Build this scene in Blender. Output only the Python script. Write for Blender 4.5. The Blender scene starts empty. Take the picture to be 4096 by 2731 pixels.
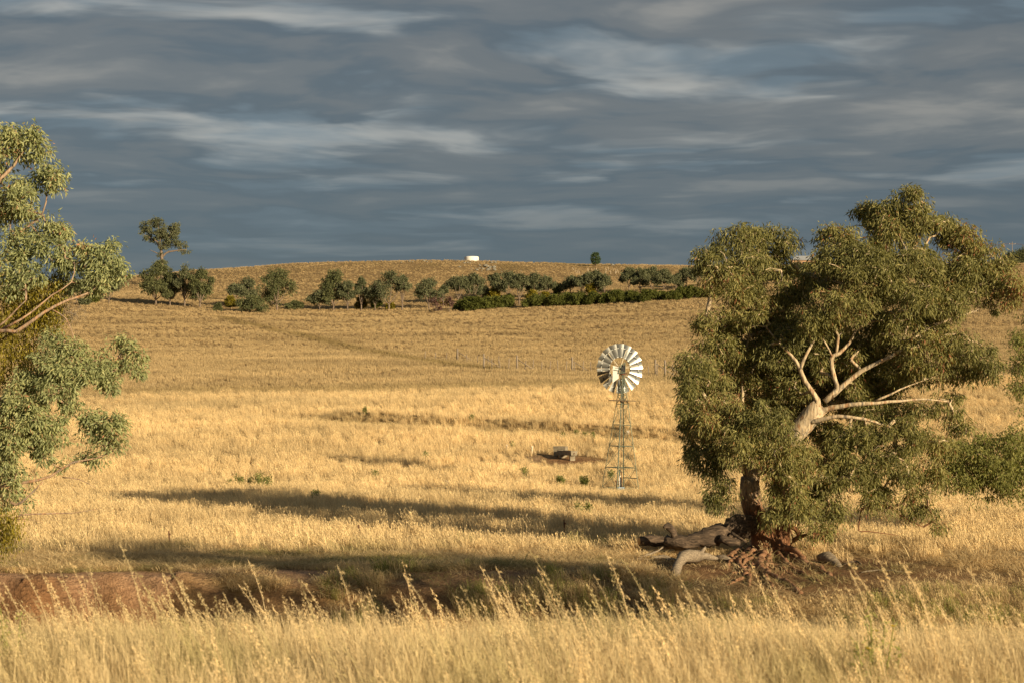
import bpy, math, random
import numpy as np
from mathutils import Vector, Matrix

random.seed(11)
rng = np.random.default_rng(11)
S = bpy.context.scene
COL = S.collection

# ------------------------------------------------------------------ camera
CAMZ = 1.7
F = 6800.0                                   # focal length in photograph pixels (4096 wide)
PIT = math.atan((1640 - 1365.5) / F)
cam_d = bpy.data.cameras.new('camera'); cam = bpy.data.objects.new('camera', cam_d); COL.objects.link(cam)
cam.location = (0, 0, CAMZ); cam.rotation_euler = (math.pi / 2 + PIT, 0, 0)
cam_d.sensor_width = 36; cam_d.lens = 36 * F / 4096
cam_d.clip_start = 0.1; cam_d.clip_end = 8000
cam_d.dof.use_dof = True; cam_d.dof.focus_distance = 80; cam_d.dof.aperture_fstop = 5.6
S.camera = cam

# ------------------------------------------------------------------ sun, sky, exposure
SUN_EL = math.radians(14.5)
TRAVEL = Vector((-0.70 * math.cos(SUN_EL), 0.714 * math.cos(SUN_EL), -math.sin(SUN_EL))).normalized()
sl = bpy.data.lights.new('sun', 'SUN'); sun = bpy.data.objects.new('sun', sl); COL.objects.link(sun)
sl.energy = 5.0; sl.angle = math.radians(0.6); sl.color = (1.0, 0.81, 0.53)
sun.rotation_euler = TRAVEL.to_track_quat('-Z', 'Y').to_euler(); sun.location = (60, -60, 40)

W = bpy.data.worlds.new('World'); S.world = W; W.use_nodes = True
nt = W.node_tree; nt.nodes.clear()
def nd(t, kind, **kw):
    n = t.nodes.new(kind)
    for k, v in kw.items(): setattr(n, k, v)
    return n
def lk(t, a, b): t.links.new(a, b)
def mathn(t, op, a, b=None, c=None, clamp=False):
    n = nd(t, 'ShaderNodeMath', operation=op); n.use_clamp = clamp
    for i, s in enumerate((a, b, c)):
        if s is None: continue
        if hasattr(s, 'links'): lk(t, s, n.inputs[i])
        else: n.inputs[i].default_value = s
    return n.outputs[0]
def ramp(t, fac, stops, interp='EASE'):
    n = nd(t, 'ShaderNodeValToRGB'); n.color_ramp.interpolation = interp
    e = n.color_ramp.elements
    while len(e) < len(stops): e.new(0.5)
    for i, (p, c) in enumerate(stops):
        e[i].position = p; e[i].color = (*c, 1)
    lk(t, fac, n.inputs[0]); return n.outputs[0]
def mix(t, fac, a, b, blend='MIX'):
    n = nd(t, 'ShaderNodeMix', data_type='RGBA', blend_type=blend)
    for i, s in ((0, fac), (6, a), (7, b)):
        if hasattr(s, 'links'): lk(t, s, n.inputs[i])
        elif isinstance(s, (int, float)): n.inputs[i].default_value = s
        else: n.inputs[i].default_value = (*s, 1)
    return n.outputs[2]
sky = nd(nt, 'ShaderNodeTexSky'); sky.sky_type = 'NISHITA'; sky.sun_disc = False
sky.sun_elevation = SUN_EL; sky.sun_rotation = math.atan2(-TRAVEL.x, -TRAVEL.y)
sky.dust_density = 2.0; sky.air_density = 1.0
tc = nd(nt, 'ShaderNodeTexCoord'); sep = nd(nt, 'ShaderNodeSeparateXYZ'); lk(nt, tc.outputs['Generated'], sep.inputs[0])
zc = mathn(nt, 'MAXIMUM', mathn(nt, 'ADD', sep.outputs[2], 0.075), 0.08)
px = mathn(nt, 'DIVIDE', sep.outputs[0], zc); py = mathn(nt, 'DIVIDE', sep.outputs[1], zc)
comb = nd(nt, 'ShaderNodeCombineXYZ'); lk(nt, px, comb.inputs[0]); lk(nt, py, comb.inputs[1])
def cloudnoise(scale, loc, detail, rough, sx=1.0, dist=0.0):
    m = nd(nt, 'ShaderNodeMapping'); m.inputs['Location'].default_value = loc; m.inputs['Scale'].default_value = (sx, 1, 1)
    lk(nt, comb.outputs[0], m.inputs[0])
    n = nd(nt, 'ShaderNodeTexNoise'); n.inputs['Scale'].default_value = scale; n.inputs['Detail'].default_value = detail
    n.inputs['Roughness'].default_value = rough; n.inputs['Distortion'].default_value = dist
    lk(nt, m.outputs[0], n.inputs['Vector']); return n.outputs[0]
wn = nd(nt, 'ShaderNodeTexNoise'); wn.inputs['Scale'].default_value = 0.9; wn.inputs['Detail'].default_value = 3; lk(nt, comb.outputs[0], wn.inputs['Vector'])
wv = nd(nt, 'ShaderNodeVectorMath', operation='MULTIPLY_ADD'); lk(nt, wn.outputs['Color'], wv.inputs[0]); wv.inputs[1].default_value = (0.7, 0.7, 0.7); lk(nt, comb.outputs[0], wv.inputs[2])
comb = wv
nA = cloudnoise(2.3, (4.3, 6.2, 0), 5, 0.5, 0.7)          # cloud rolls
nB = cloudnoise(1.1, (7.3, 2.2, 4), 3, 0.5, 0.6)            # broad variation
nC = cloudnoise(4.0, (1.3, 5.2, 9), 4, 0.5, 0.6)           # torn bright edges
nD = cloudnoise(5.0, (4.4, 0.2, 2), 4, 0.5, 0.55)           # ripples
thick = mathn(nt, 'ADD', mathn(nt, 'ADD', mathn(nt, 'MULTIPLY', nA, 0.52), mathn(nt, 'MULTIPLY', nB, 0.26)), mathn(nt, 'MULTIPLY', nD, 0.22))
K = 5.85                                      # cloud radiance divided by the background strength and the exposure
def c10(r, g, b): return (r * K, g * K, b * K)
cloud = ramp(nt, thick, [(0.38, c10(.22, .275, .31)), (0.44, c10(.14, .182, .213)), (0.485, c10(.105, .132, .154)), (0.535, c10(.152, .166, .174)), (0.64, c10(.29, .282, .26))], 'EASE')
gap = ramp(nt, nA, [(0.34, (1, 1, 1)), (0.50, (0, 0, 0))])
edge = mathn(nt, 'MULTIPLY', ramp(nt, nC, [(0.38, (0, 0, 0)), (0.72, (1, 1, 1))]), gap)
cloud = mix(nt, mathn(nt, 'MULTIPLY', edge, 0.75), cloud, c10(.52, .50, .45))
# cloud deck sinks into the murk of distance towards the horizon
hz = ramp(nt, sep.outputs[2], [(0.085, (1, 1, 1)), (0.19, (0, 0, 0))])
cloud = mix(nt, mathn(nt, 'MULTIPLY', hz, 0.78), cloud, c10(.082, .116, .148))
skyc = mix(nt, 0.93, sky.outputs[0], cloud)
bg = nd(nt, 'ShaderNodeBackground'); bg.inputs[1].default_value = 0.1; lk(nt, skyc, bg.inputs[0])
wo = nd(nt, 'ShaderNodeOutputWorld'); lk(nt, bg.outputs[0], wo.inputs[0])

S.view_settings.view_transform = 'Standard'; S.view_settings.look = 'None'
S.view_settings.exposure = 0.72; S.view_settings.gamma = 1.0
S.render.engine = 'CYCLES'
S.cycles.max_bounces = 6; S.cycles.diffuse_bounces = 3; S.cycles.transmission_bounces = 3
S.cycles.caustics_reflective = False; S.cycles.caustics_refractive = False
S.cycles.use_denoising = True

# ------------------------------------------------------------------ helpers
def tag(o, label=None, cat=None, group=None, kind=None):
    if label: o['label'] = label
    if cat: o['category'] = cat
    if group: o['group'] = group
    if kind: o['kind'] = kind
    return o
def empty(name, loc, label, cat, group=None, rz=0.0):
    o = bpy.data.objects.new(name, None); o.empty_display_size = 0.3; COL.objects.link(o)
    o.location = tuple(float(c) for c in loc); o.rotation_euler = (0, 0, rz)
    return tag(o, label, cat, group)

class MB:
    """collects vertices, quads and triangles for one mesh object"""
    def __init__(s): s.v = []; s.q = []; s.t = []; s.n = 0; s.a = []
    def add(s, v, q=None, t=None, a=None):
        v = np.asarray(v, float).reshape(-1, 3)
        if q is not None and len(q): s.q.append(np.asarray(q, int).reshape(-1, 4) + s.n)
        if t is not None and len(t): s.t.append(np.asarray(t, int).reshape(-1, 3) + s.n)
        s.v.append(v); s.n += len(v)
        s.a.append(np.full(len(v), 0.5) if a is None else np.broadcast_to(np.asarray(a, float), (len(v),)))
    def box(s, c, size, R=None):
        c = np.asarray(c, float); h = np.asarray(size, float) / 2
        p = np.array([[x, y, z] for x in (-1, 1) for y in (-1, 1) for z in (-1, 1)]) * h
        if R is not None: p = p @ np.asarray(R).T
        s.add(p + c, [[0, 1, 3, 2], [4, 6, 7, 5], [0, 4, 5, 1], [2, 3, 7, 6], [0, 2, 6, 4], [1, 5, 7, 3]])
    def tube(s, pts, rad, n=6, cap=True, wob=0.0, a=None):
        pts = np.asarray(pts, float); k = len(pts)
        rad = np.broadcast_to(np.asarray(rad, float), (k,))
        tan = np.gradient(pts, axis=0); tan /= np.linalg.norm(tan, axis=1)[:, None] + 1e-9
        up = np.array([0, 0, 1.0]) if abs(tan[0][2]) < 0.9 else np.array([1.0, 0, 0])
        u = np.cross(tan[0], up); u /= np.linalg.norm(u); U = [u]
        for i in range(1, k):
            u = U[-1] - tan[i] * np.dot(U[-1], tan[i]); u /= np.linalg.norm(u) + 1e-9; U.append(u)
        U = np.array(U); V = np.cross(tan, U)
        th = np.linspace(0, 2 * np.pi, n, endpoint=False)
        rr = rad[:, None] * (1 + (wob * rng.normal(size=(k, n)) if wob else 0))
        P = pts[:, None] + rr[..., None] * (np.cos(th)[None, :, None] * U[:, None] + np.sin(th)[None, :, None] * V[:, None])
        i = np.arange(k - 1)[:, None] * n; j = np.arange(n)[None]; j2 = (j + 1) % n
        q = np.stack([i + j, i + j2, i + n + j2, i + n + j], -1).reshape(-1, 4)
        vv = P.reshape(-1, 3); t = []
        if cap:
            vv = np.vstack([vv, pts[0], pts[-1]]); b = k * n
            t = [[b, (jj + 1) % n, jj] for jj in range(n)] + [[b + 1, (k - 1) * n + jj, (k - 1) * n + (jj + 1) % n] for jj in range(n)]
        s.add(vv, q, t, a)
    def bar(s, p, q, r=0.02, n=4): s.tube([p, q], r, n)
    def mesh(s, name, smooth=True):
        v = np.vstack(s.v); q = np.vstack(s.q) if s.q else np.zeros((0, 4), int); t = np.vstack(s.t) if s.t else np.zeros((0, 3), int)
        me = bpy.data.meshes.new(name)
        me.vertices.add(len(v)); me.vertices.foreach_set('co', v.astype(np.float32).ravel())
        nl = len(q) * 4 + len(t) * 3; me.loops.add(nl)
        me.loops.foreach_set('vertex_index', np.concatenate([q.ravel(), t.ravel()]).astype(np.int32))
        me.polygons.add(len(q) + len(t))
        tot = np.concatenate([np.full(len(q), 4), np.full(len(t), 3)]).astype(np.int32)
        me.polygons.foreach_set('loop_start', (np.cumsum(tot) - tot).astype(np.int32))
        me.polygons.foreach_set('use_smooth', np.full(len(tot), smooth))
        at_ = me.attributes.new('shade', 'FLOAT', 'POINT'); at_.data.foreach_set('value', np.concatenate(s.a).astype(np.float32))
        me.update(calc_edges=True); return me
    def build(s, name, mat, parent=None, loc=None, smooth=True):
        o = bpy.data.objects.new(name, s.mesh(name, smooth)); COL.objects.link(o)
        o.data.materials.append(mat); o.parent = parent
        if loc is not None: o.location = tuple(float(c) for c in loc)
        return o

def at(u, v, Y):
    a = (u - 2048) / F; b = (1365.5 - v) / F
    d = np.array([a, math.cos(PIT) - b * math.sin(PIT), math.sin(PIT) + b * math.cos(PIT)])
    return np.array([0, 0, CAMZ]) + d * (Y / d[1])
def sl_v(v): return np.tan(PIT + np.arctan((1365.5 - np.asarray(v, float)) / F))

def sstep(a, b, x):
    t = np.clip((x - a) / (b - a), 0, 1); return t * t * (3 - 2 * t)
_perm = np.random.default_rng(5).random(65536)
def vnoise(x, y):
    xi = np.floor(x).astype(np.int64); yi = np.floor(y).astype(np.int64); fx = x - xi; fy = y - yi
    fx = fx * fx * (3 - 2 * fx); fy = fy * fy * (3 - 2 * fy)
    h = lambda i, j: _perm[(i * 73856093 ^ j * 19349663) & 65535]
    return (h(xi, yi) * (1 - fx) + h(xi + 1, yi) * fx) * (1 - fy) + (h(xi, yi + 1) * (1 - fx) + h(xi + 1, yi + 1) * fx) * fy
def fbm(x, y, o=3):
    s = 0; a = 0.5
    for k in range(o): s = s + a * vnoise(x * 2 ** k + 17.3 * k, y * 2 ** k + 9.1 * k); a *= 0.5
    return s / (1 - 0.5 ** o)

# ------------------------------------------------------------------ terrain
_prof = [
    (52, [(2048, 2290)]), (62, [(2048, 2190)]), (75, [(2048, 2078)]),
    (95, [(0, 1966), (2481, 1957), (4096, 1972)]),
    (115, [(0, 1832), (2048, 1822), (4096, 1835)]),
    (135, [(0, 1725), (1500, 1694), (2600, 1694), (4096, 1690)]),
    (165, [(300, 1592), (1400, 1577), (2600, 1538), (4096, 1500)]),
    (200, [(300, 1500), (1200, 1478), (2300, 1487), (2700, 1480), (4096, 1440)]),
    (260, [(300, 1410), (1200, 1400), (2300, 1400), (4096, 1360)]),
    (330, [(300, 1300), (1300, 1312), (2300, 1298), (4096, 1250)]),
    (400, [(300, 1207), (600, 1222), (1300, 1248), (1700, 1246), (2000, 1236), (2500, 1206), (2900, 1180), (4096, 1150)]),
    (500, [(300, 1170), (800, 1148), (1300, 1135), (2000, 1130), (2800, 1122), (4096, 1100)]),
    (600, [(-600, 1190), (300, 1137), (800, 1089), (1200, 1059), (1700, 1047), (2000, 1053), (2380, 1064), (2770, 1070), (4096, 1062)]),
]
_Y = [p[0] for p in _prof]
_tab = []
for Yk, uv in _prof:
    xs = np.array([(u - 2048) / F * Yk for u, _ in uv]); zs = sl_v([v for _, v in uv]) * Yk + CAMZ
    _tab.append((xs, zs))
_ridge = _tab[-1]
for Yk, add, mul in ((670, 1.2, 1.0), (900, 0, 0.8), (1600, 0, 0.35), (4000, 0, 0.0)):
    _Y.append(Yk); _tab.append((_ridge[0], _ridge[1] * mul + add))
_Y = np.array(_Y, float)
def _profile(x, y):
    Z = np.stack([np.interp(x, xs, zs) for xs, zs in _tab], -1)
    h = np.diff(_Y); d = np.diff(Z, axis=-1) / h
    m = np.zeros_like(Z)
    w1 = 2 * h[1:] + h[:-1]; w2 = h[1:] + 2 * h[:-1]
    d0, d1 = d[..., :-1], d[..., 1:]; same = d0 * d1 > 0
    with np.errstate(divide='ignore', invalid='ignore'):
        hm = (w1 + w2) / (w1 / d0 + w2 / d1)
    m[..., 1:-1] = np.where(same, hm, 0); m[..., 0] = d[..., 0]; m[..., -1] = d[..., -1]
    yc = np.clip(y, _Y[0], _Y[-1] - 1e-6); k = np.clip(np.searchsorted(_Y, yc, side='right') - 1, 0, len(h) - 1)
    tk = lambda A, kk: np.take_along_axis(A, kk[..., None], -1)[..., 0]
    H_ = h[k]; t = (yc - _Y[k]) / H_
    return ((2 * t**3 - 3 * t**2 + 1) * tk(Z, k) + (t**3 - 2 * t**2 + t) * H_ * tk(m, k)
            + (-2 * t**3 + 3 * t**2) * tk(Z, k + 1) + (t**3 - t**2) * H_ * tk(m, k + 1))
ZLOW = CAMZ - 7.3
BUMP = None
def segdist(x, y, pts):
    best = np.full(np.shape(x), 1e9); side = np.zeros(np.shape(x))
    for (ax, ay), (bx, by) in zip(pts[:-1], pts[1:]):
        dx, dy = bx - ax, by - ay; L2 = dx * dx + dy * dy
        t = np.clip(((x - ax) * dx + (y - ay) * dy) / L2, 0, 1)
        d = np.hypot(x - ax - t * dx, y - ay - t * dy); cr = np.sign(dx * (y - ay) - dy * (x - ax))
        side = np.where(d < best, cr, side); best = np.minimum(best, d)
    return best, side
def H(x, y):
    x = np.asarray(x, float); y = np.asarray(y, float); x, y = np.broadcast_arrays(x, y)
    far = _profile(x, y)
    Lw = 1 - sstep(-10.2, -7.6, x); Rw = sstep(1.5, 6, x); Cw = 1 - Lw - Rw
    ye = Lw * (51.0 + 1.0 * (fbm(x * 0.45, x * 0 + 3) - 0.5) * 2 + 0.25 * np.sin(x * 2.3)) + Cw * 53.2 + Rw * 62
    ye = ye + 0.4 * (fbm(x * 0.9, x * 0 + 8) - 0.5)
    w = Lw * 1.3 + Cw * 5.5 + Rw * 15
    t = np.clip((y - (ye - w)) / w, 0, 1)
    sh = Lw * (0.25 * t + 0.75 * sstep(0, 1, t)) + (1 - Lw) * (1 - (1 - t) ** 2.4)
    bank = ZLOW + (far - ZLOW) * sh
    near = -(0 - ZLOW) * sstep(9, 31, y) + 0.0
    z = np.where(y < 38, near, bank)
    amp = np.interp(y, [0, 12, 40, 60, 160, 300, 700, 4000], [0.04, 0.08, 0.15, 0.12, 0.25, 0.7, 0.9, 5])
    wl = np.interp(y, [0, 60, 300, 4000], [2.5, 5, 14, 60])
    n = fbm(x / 9, y / 9) - 0.5 if False else (fbm(x / 11 + 3, y / 9) - 0.5)
    z = z + amp * n + 0.10 * (fbm(x / 1.6, y / 1.6, 2) - 0.5) * sstep(40, 60, y)
    if BUMP is not None:
        d, sd = segdist(x, y, BUMP)
        z = z + 0.55 * np.exp(-(d / 1.3) ** 2) - 0.25 * np.exp(-((d - 3.0) / 1.4) ** 2) * (sd < 0)
    return z
_yy = np.concatenate([np.linspace(40, 70, 600), np.linspace(70, 900, 3400)[1:]])
def ground_at(u, v, ymin=40):
    r = at(u, v, 1.0); kx = r[0]; kz = r[2] - CAMZ
    ys = _yy[_yy >= ymin]; below = H(kx * ys, ys) >= CAMZ + kz * ys
    i = int(np.argmax(below)) if below.any() else len(ys) - 1
    Y = ys[i]; return np.array([kx * Y, Y, float(H(kx * Y, Y))])
def on(u, Y):
    x = (u - 2048) / F * Y; return np.array([x, Y, float(H(x, Y))])
BUMP = [tuple(ground_at(u, v)[:2]) for u, v in ((1385, 1672), (1700, 1690), (2150, 1715), (2560, 1742), (2800, 1752))]
GULLY = [tuple(ground_at(u, v)[:2]) for u, v in ((880, 1268), (1050, 1308), (1250, 1352), (1500, 1408), (1800, 1458), (1960, 1478))]
TRACK = [tuple(ground_at(u, v)[:2]) for u, v in ((1420, 1056), (1250, 1076), (1120, 1100), (1020, 1128), (930, 1165), (800, 1200))]
PADDOCK = [tuple(ground_at(u, v)[:2]) for u, v in ((-400, 1600), (300, 1592), (1400, 1577), (2050, 1556), (2600, 1535), (4096, 1500), (5000, 1490))]
TROUGH = ground_at(2262, 1836)
TREE = on(3070, 59.5); MILL = on(2480, 95.0)

def paddock_line(x): return np.interp(x, [p[0] for p in PADDOCK], [p[1] for p in PADDOCK])

def soil_mask(x, y):
    """1 = bare earth"""
    Lw = 1 - sstep(-10.4, -8.4, x)
    n = fbm(x * 0.5, y * 0.5 + 40)
    edge = 52.0 + 1.0 * (fbm(x * 0.35, x * 0 + 21) - 0.5) * 2
    s = Lw * (y > 44) * (1 - sstep(edge - 0.3, edge + 0.6, y))
    path = np.exp(-((y - 52.6 - 0.5 * np.sin(x * 0.5)) / 0.55) ** 2) * (x > -10) * (1 - sstep(1, 3, x)) * (0.5 + 0.8 * (n > 0.45))
    path = np.maximum(path, 0.75 * sstep(46.5, 48, y) * (1 - sstep(52.2, 53.4, y)) * (x > -9.5) * (1 - sstep(3, 6, x)) * sstep(.32, .6, fbm(x * .8, y * .8 + 70)))
    tr = np.exp(-(((x - TREE[0] - 0.3) / 5.6) ** 2 + ((y - 56) / 3.8) ** 2) ** 1.5) * 1.1
    tr2 = np.exp(-(((x - 13) / 4.5) ** 2 + ((y - 55) / 2.2) ** 2)) * 0.9
    tg = np.exp(-(((x - TROUGH[0]) / 3.0) ** 2 + ((y - TROUGH[1] + 0.3) / 2.6) ** 2))
    s = np.maximum.reduce([s, path, tr, tr2, tg])
    return np.clip(s + (n - 0.5) * 0.6 * (s > 0.08), 0, 1)
def dark_mask(x, y):
    """darker herbage along the gully and the wheel track, darker tint below the contour bank"""
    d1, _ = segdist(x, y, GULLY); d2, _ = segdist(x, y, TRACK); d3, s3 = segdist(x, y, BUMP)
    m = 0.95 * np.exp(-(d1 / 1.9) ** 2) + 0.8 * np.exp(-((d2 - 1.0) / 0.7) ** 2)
    m = m + 0.5 * np.exp(-((d3 - 3.0) / 1.9) ** 2) * (s3 < 0) * sstep(.3, .62, fbm(x / 4, y / 2.5))  # patchy darker tint on the near side of the contour bank
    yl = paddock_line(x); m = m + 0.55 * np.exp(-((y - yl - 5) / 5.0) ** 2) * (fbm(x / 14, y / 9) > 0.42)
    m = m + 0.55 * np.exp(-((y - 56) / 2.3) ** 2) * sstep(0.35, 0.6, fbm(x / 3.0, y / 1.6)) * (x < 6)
    rt = at(1800, 1080, 1.0)
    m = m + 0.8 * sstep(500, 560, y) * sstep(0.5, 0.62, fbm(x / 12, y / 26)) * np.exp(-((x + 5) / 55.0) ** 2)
    return np.clip(m, 0, 1)

# ------------------------------------------------------------------ materials
def newmat(name):
    m = bpy.data.materials.new(name); m.use_nodes = True; t = m.node_tree; t.nodes.clear()
    out = nd(t, 'ShaderNodeOutputMaterial'); return m, t, out
def noise(t, scale, detail=4, vec=None, rough=0.55, sc=None):
    n = nd(t, 'ShaderNodeTexNoise'); n.inputs['Scale'].default_value = scale; n.inputs['Detail'].default_value = detail; n.inputs['Roughness'].default_value = rough
    tcn = nd(t, 'ShaderNodeTexCoord'); src = tcn.outputs[vec or 'Object']
    if sc:
        mp = nd(t, 'ShaderNodeMapping'); mp.inputs['Scale'].default_value = sc; lk(t, src, mp.inputs[0]); src = mp.outputs[0]
    lk(t, src, n.inputs['Vector']); return n.outputs[0]
def bump(t, h, strength=0.5, dist=0.02):
    b = nd(t, 'ShaderNodeBump'); b.inputs['Strength'].default_value = strength; b.inputs['Distance'].default_value = dist
    lk(t, h, b.inputs['Height']); return b.outputs[0]
def pbr(name, stops, scale=6, rough=0.8, metal=0.0, bmp=0.4, dist=0.01, sc=None, detail=5, spec=0.3):
    m, t, out = newmat(name)
    f = noise(t, scale, detail, sc=sc); c = ramp(t, f, stops, 'LINEAR')
    p = nd(t, 'ShaderNodeBsdfPrincipled'); lk(t, c, p.inputs['Base Color'])
    p.inputs['Roughness'].default_value = rough; p.inputs['Metallic'].default_value = metal; p.inputs['Specular IOR Level'].default_value = spec
    if bmp: lk(t, bump(t, f, bmp, dist), p.inputs['Normal'])
    lk(t, p.outputs[0], out.inputs[0]); return m
def leaf_mat(name, stops, trans=0.3, rough=0.45, spec=0.35):
    m, t, out = newmat(name)
    a = nd(t, 'ShaderNodeAttribute'); a.attribute_name = 'shade'
    c = ramp(t, a.outputs['Fac'], stops, 'LINEAR')
    p = nd(t, 'ShaderNodeBsdfPrincipled'); lk(t, c, p.inputs['Base Color']); p.inputs['Roughness'].default_value = rough; p.inputs['Specular IOR Level'].default_value = spec
    tr = nd(t, 'ShaderNodeBsdfTranslucent'); lk(t, mix(t, 1.0, c, (1.0, 1.05, 0.55), 'MULTIPLY'), tr.inputs[0])
    ms = nd(t, 'ShaderNodeMixShader'); ms.inputs[0].default_value = trans
    lk(t, p.outputs[0], ms.inputs[1]); lk(t, tr.outputs[0], ms.inputs[2]); lk(t, ms.outputs[0], out.inputs[0]); return m
def grass_mat(name, trans=0.35):
    m, t, out = newmat(name)
    a = nd(t, 'ShaderNodeAttribute'); a.attribute_type = 'INSTANCER'; a.attribute_name = 'tint'
    s = nd(t, 'ShaderNodeAttribute'); s.attribute_name = 'shade'
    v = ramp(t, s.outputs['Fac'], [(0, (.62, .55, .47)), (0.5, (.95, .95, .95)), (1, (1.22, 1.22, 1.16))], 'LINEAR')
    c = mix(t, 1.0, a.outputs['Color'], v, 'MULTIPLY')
    d = nd(t, 'ShaderNodeBsdfDiffuse'); lk(t, c, d.inputs[0]); tr = nd(t, 'ShaderNodeBsdfTranslucent'); lk(t, c, tr.inputs[0])
    ms = nd(t, 'ShaderNodeMixShader'); ms.inputs[0].default_value = trans
    lk(t, d.outputs[0], ms.inputs[1]); lk(t, tr.outputs[0], ms.inputs[2]); lk(t, ms.outputs[0], out.inputs[0]); return m

def ground_mat():
    m, t, out = newmat('ground_earth')
    a = nd(t, 'ShaderNodeAttribute'); a.attribute_name = 'gcol'
    n1 = noise(t, 1.3, 8); n2 = noise(t, 14, 6, rough=0.65); n3 = noise(t, 1.0, 6, sc=(3.0, 0.9, 9.0), rough=0.6)
    v = ramp(t, n1, [(0.3, (.7, .7, .7)), (0.7, (1.25, 1.22, 1.2))], 'LINEAR')
    v2 = ramp(t, n2, [(0.3, (.72, .70, .68)), (0.7, (1.2, 1.2, 1.2))], 'LINEAR')
    v3 = ramp(t, n3, [(0.35, (.8, .76, .74)), (0.65, (1.15, 1.15, 1.15))], 'LINEAR')
    c = mix(t, 1.0, mix(t, 1.0, mix(t, 1.0, a.outputs['Color'], v, 'MULTIPLY'), v2, 'MULTIPLY'), v3, 'MULTIPLY')
    p = nd(t, 'ShaderNodeBsdfPrincipled'); lk(t, c, p.inputs['Base Color']); p.inputs['Roughness'].default_value = 0.95; p.inputs['Specular IOR Level'].default_value = 0.1
    hh = mathn(t, 'ADD', n2, mathn(t, 'MULTIPLY', n3, 1.5))
    lk(t, bump(t, hh, 1.0, 0.16), p.inputs['Normal']); lk(t, p.outputs[0], out.inputs[0]); return m

def bark_mat(name, pale, grey, warm, zsplit=None, rough_col=((.10, .045, .02), (.22, .10, .045))):
    m, t, out = newmat(name)
    f = noise(t, 2.2, 6, sc=(3, 3, 0.9)); g = noise(t, 7, 5, sc=(2, 2, 0.35))
    c = ramp(t, f, [(0.38, grey), (0.46, pale), (0.56, pale), (0.62, warm), (0.70, grey)], 'LINEAR')
    c = mix(t, 1.0, c, ramp(t, g, [(0.32, (.48, .44, .40)), (0.58, (1.08, 1.08, 1.08))], 'LINEAR'), 'MULTIPLY')
    hgt = g
    if zsplit is not None:
        geo = nd(t, 'ShaderNodeNewGeometry'); sp = nd(t, 'ShaderNodeSeparateXYZ'); lk(t, geo.outputs['Position'], sp.inputs[0])
        zz = mathn(t, 'ADD', sp.outputs[2], mathn(t, 'MULTIPLY', f, 1.6))
        k = ramp(t, mathn(t, 'SUBTRACT', zz, zsplit), [(0.0, (1, 1, 1)), (0.9, (0, 0, 0))], 'LINEAR')
        rc = ramp(t, noise(t, 10, 6, sc=(2, 2, 0.5)), [(0.35, rough_col[0]), (0.65, rough_col[1])], 'LINEAR')
        c = mix(t, k, c, rc)
    p = nd(t, 'ShaderNodeBsdfPrincipled'); lk(t, c, p.inputs['Base Color']); p.inputs['Roughness'].default_value = 0.75; p.inputs['Specular IOR Level'].default_value = 0.25
    lk(t, bump(t, hgt, 0.7, 0.03), p.inputs['Normal']); lk(t, p.outputs[0], out.inputs[0]); return m

M = {}
M['ground'] = ground_mat()
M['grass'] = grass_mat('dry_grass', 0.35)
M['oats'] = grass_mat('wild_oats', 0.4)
M['gum_leaf'] = leaf_mat('gum_leaves', [(0, (.10, .10, .035)), (0.45, (.235, .225, .08)), (0.8, (.36, .32, .115)), (0.9, (.33, .19, .08)), (1.0, (.28, .10, .05))], 0.33, 0.55, 0.2)
M['box_leaf'] = leaf_mat('box_gum_leaves', [(0, (.16, .185, .09)), (0.5, (.31, .335, .155)), (0.85, (.46, .46, .21)), (0.95, (.40, .30, .14)), (1.0, (.42, .22, .12))], 0.33, 0.5, 0.25)
M['edge_leaf'] = leaf_mat('sapling_gum_leaves', [(0, (.12, .13, .04)), (0.5, (.24, .245, .075)), (0.9, (.34, .32, .10)), (1.0, (.32, .2, .09))], 0.33, 0.55, 0.2)
M['far_leaf'] = leaf_mat('hill_gum_leaves', [(0, (.075, .085, .045)), (0.5, (.15, .16, .085)), (1, (.23, .23, .12))], 0.3, .6, .15)
M['far_green'] = leaf_mat('hill_green_leaves', [(0, (.07, .082, .036)), (0.5, (.135, .146, .065)), (1, (.215, .215, .09))], 0.3, .6, .15)
M['hedge_leaf'] = leaf_mat('shrub_leaves', [(0, (.055, .066, .014)), (0.5, (.11, .122, .026)), (1, (.17, .175, .042))], 0.3, .6, .15)
M['olive_leaf'] = leaf_mat('mistletoe_leaves', [(0, (.10, .085, .012)), (0.5, (.25, .205, .022)), (1, (.42, .34, .035))], 0.35)
M['purple_leaf'] = leaf_mat('dying_leaves', [(0, (.10, .055, .045)), (0.5, (.17, .095, .075)), (1, (.23, .13, .095))], 0.2)
M['pine_leaf'] = leaf_mat('conifer_needles', [(0, (.025, .045, .014)), (0.5, (.05, .085, .025)), (1, (.085, .12, .036))], 0.15)
M['weed'] = leaf_mat('weed_leaves', [(0, (.12, .14, .04)), (0.5, (.2, .22, .06)), (1, (.3, .3, .09))], 0.35)
M['fire'] = leaf_mat('fireweed_leaves', [(0, (.22, .23, .06)), (0.5, (.34, .34, .10)), (1, (.45, .42, .14))], 0.4)
M['flower'] = leaf_mat('yellow_petals', [(0, (.75, .5, .02)), (1, (.85, .62, .03))], 0.3)
M['bark'] = bark_mat('pale_gum_bark', (.52, .41, .265), (.25, .21, .16), (.38, .21, .10), TREE[2] + 2.3)
M['bark2'] = bark_mat('peeling_gum_bark', (.36, .25, .165), (.24, .19, .15), (.40, .21, .10))
M['far_bark'] = pbr('hill_bark', [(0.3, (.10, .075, .055)), (0.7, (.24, .18, .13))], 3, 0.9, bmp=0)
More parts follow.
